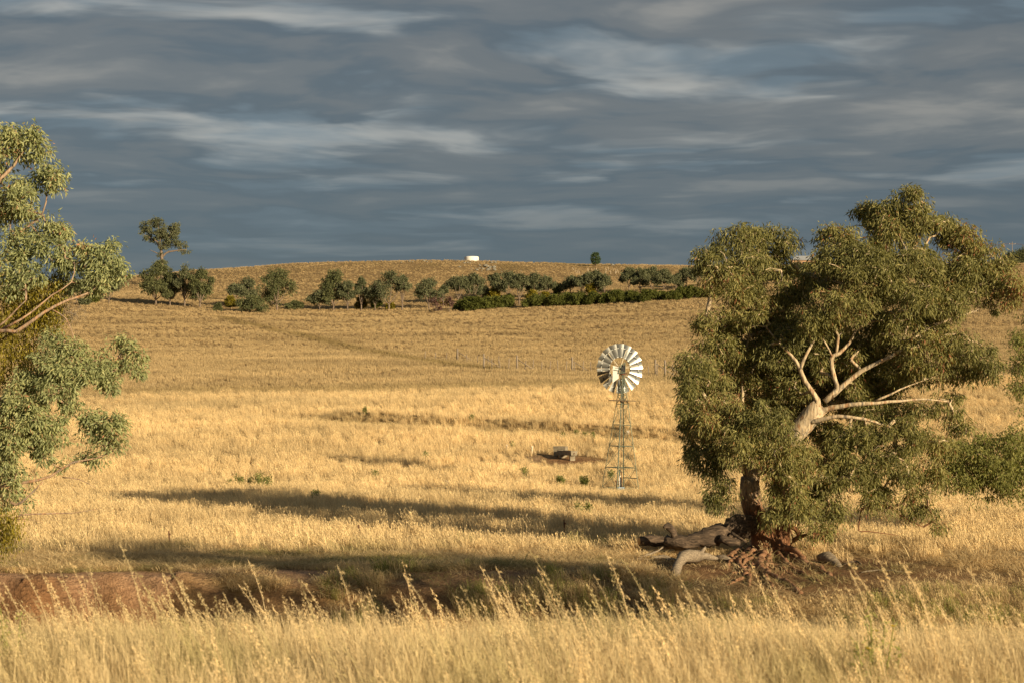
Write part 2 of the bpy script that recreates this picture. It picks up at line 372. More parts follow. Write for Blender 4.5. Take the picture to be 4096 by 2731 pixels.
M['dead'] = pbr('weathered_dead_wood', [(0.25, (.09, .07, .05)), (0.5, (.21, .165, .115)), (0.75, (.36, .29, .2))], 5, 0.85, bmp=0.8, dist=0.03, sc=(1.2, 5, 5))
M['dark_wood'] = pbr('rotted_shaded_wood', [(0.3, (.03, .021, .014)), (0.55, (.095, .066, .044)), (0.75, (.20, .14, .09))], 4, 0.9, bmp=0.9, dist=0.05, sc=(0.8, 4, 4))  # dark log wood, with shade put into the colour
M['root'] = pbr('root_bark', [(0.3, (.10, .048, .024)), (0.55, (.26, .135, .07)), (0.75, (.40, .25, .15))], 5, 0.85, bmp=0.8, dist=0.03)
M['cutwood'] = pbr('sawn_end_grain', [(0.3, (.42, .24, .10)), (0.7, (.6, .38, .17))], 9, 0.8)
M['rust'] = pbr('rusty_steel', [(0.3, (.07, .035, .022)), (0.7, (.20, .09, .05))], 20, 0.85, 0.2, bmp=0.2)
M['galv'] = pbr('galvanised_blade', [(0.3, (.24, .25, .235)), (0.7, (.36, .36, .335))], 5, 0.40, 0.75, bmp=0.05, spec=0.5)
M['vane'] = pbr('weathered_vane_paint', [(0.3, (.44, .42, .38)), (0.7, (.60, .57, .50))], 4, 0.6, 0.1, bmp=0.05)
M['green_steel'] = pbr('green_tower_paint', [(0.3, (.075, .098, .07)), (0.6, (.125, .15, .108)), (0.75, (.16, .13, .08))], 8, 0.6, 0.1, bmp=0.1)
M['cream'] = pbr('cream_arm_paint', [(0.3, (.55, .47, .33)), (0.7, (.74, .66, .5))], 8, 0.6, 0.0, bmp=0)
M['plank'] = pbr('platform_timber', [(0.3, (.07, .05, .03)), (0.7, (.16, .11, .07))], 8, 0.9, sc=(1, 8, 8))
M['blue'] = pbr('blue_pump_block', [(0.3, (.18, .28, .40)), (0.7, (.34, .45, .56))], 8, 0.8)
M['white'] = pbr('white_pipe_paint', [(0.3, (.6, .58, .54)), (0.7, (.78, .76, .72))], 10, 0.6)
M['black'] = pbr('black_pump_iron', [(0.3, (.02, .02, .02)), (0.7, (.05, .05, .05))], 10, 0.5, 0.3)
M['concrete'] = pbr('trough_concrete', [(0.3, (.17, .14, .095)), (0.7, (.29, .25, .18))], 6, 0.9)
M['tank'] = pbr('tank_concrete', [(0.25, (.52, .48, .42)), (0.5, (.74, .72, .66)), (0.8, (.82, .80, .75))], 1.4, 0.85, sc=(4, 4, 0.5))
M['rock'] = pbr('granite_boulder', [(0.3, (.13, .12, .09)), (0.7, (.27, .25, .2))], 2.5, 0.9, bmp=0.8, dist=0.1)
M['post'] = pbr('grey_fence_timber', [(0.3, (.16, .125, .09)), (0.7, (.33, .27, .2))], 12, 0.9, sc=(6, 6, 1))
M['stake'] = pbr('pale_stake_timber', [(0.3, (.45, .36, .24)), (0.7, (.62, .52, .38))], 12, 0.9)
M['roof'] = pbr('corrugated_roof', [(0.3, (.36, .37, .37)), (0.7, (.48, .48, .47))], 6, 0.5, 0.3)
M['brick'] = pbr('house_wall', [(0.3, (.38, .22, .12)), (0.7, (.52, .33, .19))], 6, 0.9)
M['pane'] = pbr('window_glass', [(0.3, (.02, .025, .03)), (0.7, (.04, .045, .05))], 3, 0.1, bmp=0)

# ------------------------------------------------------------------ ground sheet
def build_ground():
    ys = np.unique(np.concatenate([np.linspace(-60, 0, 10), np.arange(0, 44, 0.8), np.arange(44, 64, 0.16), np.arange(64, 150, 0.7),
                                   np.arange(49.2, 52.6, 0.05), np.geomspace(150, 700, 150), np.geomspace(700, 4000, 24)]))
    q = np.linspace(-1, 1, 301); s = np.sign(q) * np.abs(q) ** 1.7
    X = s[None, :] * (34 + 0.85 * np.maximum(ys, 0))[:, None]; Yg = np.repeat(ys[:, None], len(s), 1)
    Z = H(X, Yg)
    # vertical rills and overhangs in the cut bank
    face = (X < -7.6) * np.exp(-((Yg - 50.5) / 0.95) ** 2)
    Z2 = Z + face * (0.75 * (fbm(X * 1.5, Yg * 0.5 + 5) - 0.5) + 0.45 * (fbm(X * 4.2, Yg * 2.2 + 25, 3) - 0.5))
    n = len(s); r = len(ys)
    i = np.arange(r - 1)[:, None] * n; j = np.arange(n - 1)[None]
    quads = np.stack([i + j, i + j + 1, i + n + j + 1, i + n + j], -1).reshape(-1, 4)
    mb = MB(); mb.add(np.stack([X, Yg, Z2], -1).reshape(-1, 3), quads)
    o = mb.build('ground', M['ground']); tag(o, 'dry pasture rolling from the creek bank up to the ridge', kind='structure')
    x = X.ravel(); y = Yg.ravel()
    straw = np.array([.40, .285, .13]); hill = np.array([.28, .195, .09]); soil = np.array([.30, .165, .08]); dsoil = np.array([.20, .118, .062]); pale = np.array([.43, .275, .17]); dk = np.array([.16, .12, .05])  # hill earth is darkened too, to carry the cloud shade
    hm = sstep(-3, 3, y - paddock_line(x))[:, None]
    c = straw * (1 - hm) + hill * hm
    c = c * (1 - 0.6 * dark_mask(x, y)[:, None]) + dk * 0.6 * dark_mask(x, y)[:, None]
    sm = soil_mask(x, y)[:, None]
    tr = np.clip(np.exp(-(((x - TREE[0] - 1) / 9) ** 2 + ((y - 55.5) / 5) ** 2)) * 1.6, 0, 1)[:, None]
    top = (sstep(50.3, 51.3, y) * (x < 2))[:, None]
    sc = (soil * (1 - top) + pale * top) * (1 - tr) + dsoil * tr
    sc = sc * (0.75 + 0.5 * fbm(x * 1.2, y * 1.2)[:, None])
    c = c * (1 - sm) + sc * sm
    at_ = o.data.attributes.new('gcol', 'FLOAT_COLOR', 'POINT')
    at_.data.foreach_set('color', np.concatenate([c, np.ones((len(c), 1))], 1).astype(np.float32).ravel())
build_ground()

# ------------------------------------------------------------------ grass
def tuft(seed, n, h0, h1, spread, w, lean, curl, heads=0.0):
    g = np.random.default_rng(seed); mb = MB()
    for k in range(n):
        a = g.uniform(0, 2 * np.pi); rr = spread * math.sqrt(g.random()); b = np.array([rr * math.cos(a), rr * math.sin(a), -0.05])
        h = g.uniform(h0, h1); yaw = g.uniform(0, np.pi); sd = np.array([math.cos(yaw), math.sin(yaw), 0]) * w * g.uniform(0.6, 1.3) / 2
        d = np.array([-lean + g.normal(0, 0.13), g.normal(0, 0.13), 1.0]) + 0.5 * np.array([b[0], b[1], 0]) / max(spread, 1e-3) * 0.35
        mid = b + d * h * 0.55; tip = b + d * h + np.array([-curl * h * g.random() + g.normal(0, 0.1) * h, g.normal(0, 0.1) * h, -0.06 * h])
        sh = np.clip(g.normal(0.5, 0.22), 0, 1)
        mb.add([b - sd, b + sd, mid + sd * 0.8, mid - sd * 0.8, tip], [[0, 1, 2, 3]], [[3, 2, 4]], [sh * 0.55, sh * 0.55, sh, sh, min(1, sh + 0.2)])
        if g.random() < heads:      # seed head
            e = tip - (tip - mid) * 0.35; nrm = sd * 1.5
            mb.add([e, (e + tip) / 2 + nrm, tip, (e + tip) / 2 - nrm], [[0, 1, 2, 3]], None, min(1, sh + 0.3))
    me = mb.mesh('tuft%d' % seed, False); return me
def flat_straw(seed, n, w):
    g = np.random.default_rng(seed); mb = MB()
    for k in range(n):
        a = g.normal(0.2, 0.7) + (math.pi if g.random() < 0.5 else 0); L = g.uniform(0.25, 0.6); b = np.array([g.normal(0, .2), g.normal(0, .2), g.uniform(0.0, 0.08)])
        d = np.array([math.cos(a), math.sin(a), g.uniform(-0.05, 0.35)]); sd = np.cross(d, [0, 0, 1]); sd = sd / np.linalg.norm(sd) * w / 2
        mid = b + d * L * 0.5 + np.array([0, 0, 0.04]); tip = b + d * L; sh = np.clip(g.normal(0.5, 0.25), 0, 1)
        mb.add([b - sd, b + sd, mid + sd, mid - sd, tip], [[0, 1, 2, 3]], [[3, 2, 4]], sh)
    return mb.mesh('straw%d' % seed, False)
def oat(seed, stems, blades, hmin, hmax):
    g = np.random.default_rng(seed); mb = MB()
    for k in range(stems):
        h = g.uniform(hmin, hmax); b = np.array([g.normal(0, .06), g.normal(0, .06), -0.05]); ln = g.normal(0.32, 0.13); ly = g.normal(0, .1)
        s = np.linspace(0, 1, 8); nod = g.uniform(0.12, 0.34)
        P = b + np.stack([-ln * h * s - nod * h * np.clip(s - 0.6, 0, 1) ** 1.6, ly * h * s, h * s - 0.22 * h * np.clip(s - 0.72, 0, 1) ** 1.5], -1)
        sh = np.clip(g.normal(0.55, 0.15), 0, 1)
        mb.tube(P, np.linspace(0.0030, 0.0011, 8), 3, False, a=sh)
        ns = g.integers(24, 40)
        for j in range(ns):
            t = 0.56 + 0.44 * (j + g.random()) / ns; i = min(int(t * 7), 6); f = t * 7 - i; p = P[i] * (1 - f) + P[i + 1] * f
            off = np.array([g.normal(0.010, 0.012), g.normal(0, 0.011), g.normal(-0.010, 0.009)]) * (2.0 - 1.1 * t)
            d = np.array([g.normal(0.35, 0.35), g.normal(0, 0.3), g.uniform(-1, -0.1)]); d /= np.linalg.norm(d); L = g.uniform(0.014, 0.026)
            sd = np.cross(d, g.normal(size=3)); sd = sd / np.linalg.norm(sd) * L * 0.15; s2 = np.cross(d, sd)
            c = p + off; m_ = c + d * L * 0.4; shh = np.clip(g.normal(0.8, 0.15), 0, 1)
            mb.add([c, m_ + sd, m_ + s2, m_ - sd, m_ - s2, c + d * L], None, [[0, 1, 2], [0, 2, 3], [0, 3, 4], [0, 4, 1], [5, 2, 1], [5, 3, 2], [5, 4, 3], [5, 1, 4]], shh)
            if j % 2 == 0: mb.tube([p, c], 0.0005, 3, False, a=shh)
    for k in range(blades):
        b = np.array([g.normal(0, .09), g.normal(0, .09), -0.05]); h = g.uniform(0.45, 0.95) * hmin; w = g.uniform(0.002, 0.005); yaw = g.uniform(0, np.pi)
        sd = np.array([math.cos(yaw), math.sin(yaw), 0]) * w / 2; dx, dy = g.normal(-0.2, .10), g.normal(0, .1); cu = g.uniform(0, 0.3) ** 1.5
        lv = [b + np.array([dx * h * t - cu * h * t ** 2.5 * np.sign(0.4 - g.random()), dy * h * t, h * t * (1 - 0.15 * t)]) for t in (0, .4, .75, 1)]
        sh = np.clip(g.normal(0.45, 0.2), 0, 1)
        mb.add([lv[0] - sd, lv[0] + sd, lv[1] + sd, lv[1] - sd, lv[2] + sd * .7, lv[2] - sd * .7, lv[3]], [[0, 1, 2, 3], [3, 2, 4, 5]], [[5, 4, 6]], [sh * .6, sh * .6, sh, sh, sh, sh, min(1, sh + .15)])
    return mb.mesh('oat%d' % seed, False)

def scatter(name, label, protos, mat, pts, rot, scl, tint, pick=None):
    """one object of uncountable grass: geometry nodes place the tufts on the given points"""
    n = len(pts); me = bpy.data.meshes.new(name); me.vertices.add(n); me.vertices.foreach_set('co', pts.astype(np.float32).ravel())
    def attr(nm, ty, key, arr): a = me.attributes.new(nm, ty, 'POINT'); a.data.foreach_set(key, arr.ravel())
    attr('rot', 'FLOAT_VECTOR', 'vector', rot.astype(np.float32)); attr('scl', 'FLOAT_VECTOR', 'vector', scl.astype(np.float32))
    attr('tint', 'FLOAT_COLOR', 'color', np.concatenate([tint, np.ones((n, 1))], 1).astype(np.float32))
    attr('pick', 'INT', 'value', (rng.integers(0, len(protos), n) if pick is None else pick).astype(np.int32))
    o = bpy.data.objects.new(name, me); COL.objects.link(o); o.data.materials.append(mat); tag(o, label, 'grass', kind='stuff')
    ng = bpy.data.node_groups.new(name, 'GeometryNodeTree')
    ng.interface.new_socket('Geometry', in_out='INPUT', socket_type='NodeSocketGeometry'); ng.interface.new_socket('Geometry', in_out='OUTPUT', socket_type='NodeSocketGeometry')
    gi = ng.nodes.new('NodeGroupInput'); go = ng.nodes.new('NodeGroupOutput')
    ins = ng.nodes.new('GeometryNodeInstanceOnPoints'); j = ng.nodes.new('GeometryNodeGeometryToInstance')
    for p in protos[::-1]:
        po = bpy.data.objects.new(p.name, p)
        if not p.materials: p.materials.append(mat)
        oi = ng.nodes.new('GeometryNodeObjectInfo'); oi.inputs['Object'].default_value = po; ng.links.new(oi.outputs['Geometry'], j.inputs[0])
    def named(nm, ty): x = ng.nodes.new('GeometryNodeInputNamedAttribute'); x.data_type = ty; x.inputs['Name'].default_value = nm; return x.outputs[0]
    e2r = ng.nodes.new('FunctionNodeEulerToRotation'); ng.links.new(named('rot', 'FLOAT_VECTOR'), e2r.inputs[0])
    ng.links.new(gi.outputs[0], ins.inputs['Points']); ng.links.new(j.outputs[0], ins.inputs['Instance']); ins.inputs['Pick Instance'].default_value = True
    ng.links.new(named('pick', 'INT'), ins.inputs['Instance Index']); ng.links.new(e2r.outputs[0], ins.inputs['Rotation']); ng.links.new(named('scl', 'FLOAT_VECTOR'), ins.inputs['Scale'])
    ng.links.new(ins.outputs[0], go.inputs[0])
    md = o.modifiers.new('scatter', 'NODES'); md.node_group = ng; return o

def wedge(n, y0, y1, extra=4.0, k=0.36, power=1.0):
    """random ground points in the part of the country in view, and a margin round it"""
    t = rng.random(n); w0, w1 = extra + k * y0, extra + k * y1
    y = y0 + (np.sqrt(w0**2 + t * (w1**2 - w0**2)) - w0) / k if power == 1.0 else y0 * (y1 / y0) ** t
    x = rng.uniform(-1, 1, n) * (extra + k * y); return x, y

STRAW = np.array([.78, .605, .335]); HILL_CLOUDED = np.array([.53, .40, .215]); DARK = np.array([.27, .205, .085]); GREEN = np.array([.20, .215, .06]); BLEACH = np.array([.80, .62, .36])  # hill tint dimmed: cloud shade put into the grass colour
def tints(x, y):
    n1 = fbm(x / 7, y / 5)[:, None]; n2 = fbm(x / 1.7 + 9, y / 1.7)[:, None]
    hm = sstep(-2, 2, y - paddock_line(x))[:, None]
    c = STRAW * (1 - hm) + HILL_CLOUDED * hm
    n0 = fbm(x / 30 + 3, y / 12 + 8)[:, None]
    c = c * (0.84 + 0.32 * n0) * (0.76 + 0.48 * n1) * (1 + (.36 - .2 * hm) * (n2 - .5)) * (1 + (rng.random((len(x), 1)) - .5) * (.26 - .14 * hm))
    b = (rng.random((len(x), 1)) < 0.15) * 0.6; c = c * (1 - b) + BLEACH * b * (1 - 0.3 * hm)
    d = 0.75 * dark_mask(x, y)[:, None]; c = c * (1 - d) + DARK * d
    gm = (sstep(0.62, 0.72, fbm(x / 3 + 50, y / 2 + 5)) * (y < 62) * 0.6)[:, None]; c = c * (1 - gm) + GREEN * gm
    return c
P_field = [tuft(100 + k, 34, 0.30, 0.62, 0.20, 0.013, 0.10, 0.22, 0.5) for k in range(6)]
P_hill = [tuft(200 + k, 26, 0.22, 0.60, 0.34, 0.035, 0.10, 0.2) for k in range(6)]
P_short = [tuft(300 + k, 30, 0.06, 0.24, 0.22, 0.010, 0.1, 0.6) for k in range(4)] + [flat_straw(310 + k, 26, 0.011) for k in range(4)]
P_oat = [oat(400 + k, 2, 4, 0.46, 0.86) for k in range(14)] + [oat(420 + k, 1, 3, 0.92, 1.08) for k in range(1)]
P_straw = [oat(440 + k, 0, 46, 0.68, 0.8) for k in range(8)]

def grass_layer(name, label, protos, n, y0, y1, s0, s1, thin=None, extra=4.0, power=1.0, keep=None, k=0.36):
    x, y = wedge(n, y0, y1, extra, k, power)
    pr = np.maximum(1 - np.clip(soil_mask(x, y) * 1.6, 0, 1), 0.22 * (x > -5.5) * (y < 64) * fbm(x / 1.2, y / 1.2 + 60))
    if thin is not None: pr = pr * thin(x, y)
    m = rng.random(n) < pr; x, y = x[m], y[m]
    z = H(x, y); sc = rng.uniform(s0, s1, len(x)) * (0.72 + 0.6 * fbm(x / 2.3, y / 2.3 + 77))
    sc = sc * (1 - .72 * np.exp(-((x - MILL[0]) / 2.4) ** 2 - ((y - MILL[1] + 1.0) / 3.2) ** 2)) * (1 - .6 * np.exp(-((x - TROUGH[0]) / 3.5) ** 2 - ((y - TROUGH[1] + 2) / 4) ** 2))
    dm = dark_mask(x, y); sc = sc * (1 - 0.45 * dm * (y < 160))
    rot = np.stack([rng.normal(0, .06, len(x)), rng.normal(0, .06, len(x)), rng.uniform(-1.1, 1.1, len(x))], -1)
    scl = np.stack([sc * rng.uniform(0.9, 1.25, len(x))] * 2 + [sc], -1)
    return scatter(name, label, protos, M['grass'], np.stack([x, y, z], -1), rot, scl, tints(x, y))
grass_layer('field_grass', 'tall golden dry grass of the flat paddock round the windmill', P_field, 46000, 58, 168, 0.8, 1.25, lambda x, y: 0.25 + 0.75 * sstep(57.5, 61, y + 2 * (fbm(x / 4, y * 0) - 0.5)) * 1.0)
grass_layer('hill_grass', 'dry grass with cloud shade in its brownish tint covering the hillside above the far fence', P_hill, 150000, 165, 690, 0.6, 1.0, None, 8.0, 'log')
grass_layer('bank_grass', 'short trampled grass and lodged straw along the creek bank', P_short, 34000, 42, 63, 0.8, 1.4, lambda x, y: np.where(y < 50, 0.6, 1.0))

def creek_grass():
    x, y = wedge(9000, 38, 53, 4); m = (x > -6) & (soil_mask(x, y) < 0.35) & (fbm(x / 3 + 4, y / 3) > 0.36); x, y = x[m], y[m]; n = len(x)
    sc = rng.uniform(0.6, 1.1, n); c = (GREEN * 1.15 + np.array([.16, .13, .06]) * rng.random((n, 1))) * rng.uniform(0.6, 1.3, (n, 1))
    dry = rng.random((n, 1)) < 0.6; c = np.where(dry, STRAW * 0.8, c)
    scatter('creek_grass', 'grey green rank grass down in the creek bed', P_field, M['grass'], np.stack([x, y, H(x, y)], -1),
            np.stack([rng.normal(0, .08, n), rng.normal(0, .08, n), rng.uniform(-1.1, 1.1, n)], -1), np.stack([sc] * 3, -1), c)
creek_grass()
def oats():
    def place(name, label, protos, n, y0, y1, s0, s1, col, lumpy):
        x, y = wedge(n, y0, y1, 1.2, 0.36)
        lump = fbm(x / 1.3 + 2, y / 1.3); m = rng.random(n) < (1 - lumpy) + lumpy * sstep(.35, .65, lump) * 1.2; x, y, lump = x[m], y[m], lump[m]; n = len(x)
        sc = rng.uniform(s0, s1, n) * (0.8 + 0.4 * lump)
        c = col * rng.uniform(0.8, 1.14, (n, 1)) * (.86 + .3 * fbm(x / .7, y / .7 + 9))[:, None]
        g = (sstep(.58, .7, fbm(x / 0.8 + 30, y / 0.8)))[:, None] * 0.4 + ((x < -1.5) & (fbm(x * 2, y * 2) > .45))[:, None] * 0.18
        c = c * (1 - g) + np.array([.34, .32, .12]) * g
        scatter(name, label, protos, M['oats'], np.stack([x, y, H(x, y)], -1), np.stack([rng.normal(0, .06, n), rng.normal(0, .06, n), rng.uniform(-0.8, 0.8, n)], -1), np.stack([sc] * 3, -1), c)
    place('meadow_grass', 'dense pale straw stalks of the foreground grass', P_straw, 10500, 3.0, 13.5, .78, 1.12, np.array([.82, .66, .38]), .25)
    place('wild_oat_grass', 'tall pale wild oats leaning over in the foreground', P_oat, 3300, 3.4, 12.0, .66, .96, np.array([.80, .65, .39]), .6)
oats()

# ------------------------------------------------------------------ trees
def catmull(P, step):
    P = np.asarray(P, float); out = []
    Q = np.vstack([2 * P[0] - P[1], P, 2 * P[-1] - P[-2]])
    for i in range(1, len(Q) - 2):
        p0, p1, p2, p3 = Q[i - 1], Q[i], Q[i + 1], Q[i + 2]; k = max(2, int(np.linalg.norm((p2 - p1)[:3]) / step))
        t = np.linspace(0, 1, k, endpoint=False)[:, None]
        out.append(0.5 * (2 * p1 + (p2 - p0) * t + (2 * p0 - 5 * p1 + 4 * p2 - p3) * t**2 + (3 * p1 - p0 - 3 * p2 + p3) * t**3))
    out.append(P[-1:]); return np.vstack(out)
def grow(limbs, centers, twig=0.012, seg=0.4, rmax=0.09, sag=0.1):
    """limbs: polylines of (x, y, z, r). Twigs run from the nearest wood to every leaf clump."""
    big = MB(); small = big; pool = []
    for L in limbs:
        C = catmull(L, seg); pool.append(C[:, :3])
        C[:, :3] += rng.normal(0, 1, (len(C), 3)) * np.clip(C[:, 3:4], 0, .2) * 0.12
        big.tube(C[:, :3], np.maximum(C[:, 3], 0.006), 10 if L[0][3] > 0.05 else 6, True, 0.05)
    pool = np.vstack(pool); n0 = len(pool); N = n0 + len(centers) * 7
    A = np.empty((N, 3)); A[:n0] = pool; par = np.full(N, -1); cnt = np.zeros(N); m = n0
    d0 = np.min(np.linalg.norm(centers[:, None] - pool[None], axis=2), axis=1) if len(centers) else []
    paths = []
    for ci in np.argsort(d0):
        c = centers[ci]; dv = A[:m] - c; d = np.sqrt((dv**2).sum(1)) + 0.35 * np.clip(dv[:, 2], 0, 9)
        k = int(np.argmin(d)); p = A[k]; L = np.linalg.norm(c - p); ns = int(np.clip(L / seg, 2, 6)); idx = [k]
        for s in range(1, ns + 1):
            t = s / ns; q = p * (1 - t) + c * t + rng.normal(0, 0.06, 3) * L * (t < 1) + np.array([0, 0, sag * L * math.sin(math.pi * t)])
            A[m] = q; par[m] = idx[-1]; idx.append(m); m += 1
        cnt[idx[-1]] += 1; paths.append(idx)
    for i in range(m - 1, n0 - 1, -1):
        cnt[par[i]] += cnt[i]
    for idx in paths:
        r = np.minimum(twig * np.sqrt(np.maximum(cnt[idx], 1)), rmax); r[0] = r[1]
        small.tube(A[idx], r, 5, False)
    return big
def leaves(mb, centers, radii, per, L, Wd, droop=1.0, squash=0.8, shade=None, out=0.6, g=rng):
    N = len(centers); n = N * per
    d = g.normal(size=(n, 3)); d /= np.linalg.norm(d, axis=1)[:, None]; rr = g.random(n) ** 0.45
    off = d * (rr * np.repeat(radii, per))[:, None]; off[:, 2] *= squash
    p = np.repeat(centers, per, 0) + off
    dr = d * out + g.normal(0, 0.45, (n, 3)); dr[:, 2] -= droop; dr /= np.linalg.norm(dr, axis=1)[:, None]
    sd = np.cross(dr, g.normal(size=(n, 3))); sd /= np.linalg.norm(sd, axis=1)[:, None] + 1e-9; nm = np.cross(dr, sd)
    l = L * g.uniform(0.5, 1.4, (n, 1)); w = Wd * g.uniform(0.7, 1.3, (n, 1)) / 2
    bend = nm * l * g.uniform(-0.16, 0.16, (n, 1))
    V = np.stack([p, p + dr * l * .45 + sd * w + bend, p + dr * l, p + dr * l * .45 - sd * w + bend], 1).reshape(-1, 3)
    base = np.repeat(np.clip(g.normal(0.45, 0.1, N), 0, 1) if shade is None else shade, per)
    s = np.repeat(np.clip(base + g.normal(0, 0.2, n), 0, 1), 4)
    mb.add(V, np.arange(n * 4).reshape(-1, 4), None, s)
def blob_puffs(blobs, Y, spacing, r0, inner=0.25):
    """blobs: (u, v, rx, ry, dy): lobes of foliage; puffs of leaves are spread over the shell of each"""
    C = []; R = []; T = []
    for b in blobs:
        u, v, rx, ry, dy = b[:5]; c = at(u, v, Y + dy); k = (Y + dy) / F * (0.95 if Y < 100 else 1.1); ax = np.array([rx * k, (rx + ry) / 2 * k, ry * k])
        n = max(2, int(4 * np.pi * (ax[0] * ax[1] * ax[2]) ** (2 / 3) / spacing**2 * (b[5] if len(b) > 5 else 1.0)))
        d = rng.normal(size=(n, 3)); d[:, 2] += 0.25; d /= np.linalg.norm(d, axis=1)[:, None]
        rad = np.where(rng.random(n) < inner, rng.uniform(0.3, 0.7, n), rng.uniform(0.72, 1.0, n))
        rad = rad * (1 + 0.22 * (fbm(d[:, 0] * 1.6 + u * .37, d[:, 2] * 1.6 + v * .21 + d[:, 1]) - .5) * 2)
        wisp = rng.random(n) < 0.10; rad = np.where(wisp, rad * rng.uniform(1.05, 1.3, n), rad)
        T.append(np.full(n, np.clip(rng.normal(.46, .09), .2, .75)) + rng.normal(0, .05, n)); C.append(c + d * ax * rad[:, None]); R.append(r0 * np.where(wisp, .55, 1.0) * rng.uniform(0.65, 1.35, n))
    global TONE
    TONE = np.clip(np.concatenate(T), 0, 1); return np.vstack(C), np.concatenate(R)
def limb(pts, Y, k=1.0):
    """(u, v, dy, r) -> world polyline"""
    return [(*at(u, v, Y + dy), r * k) for u, v, dy, r in pts]

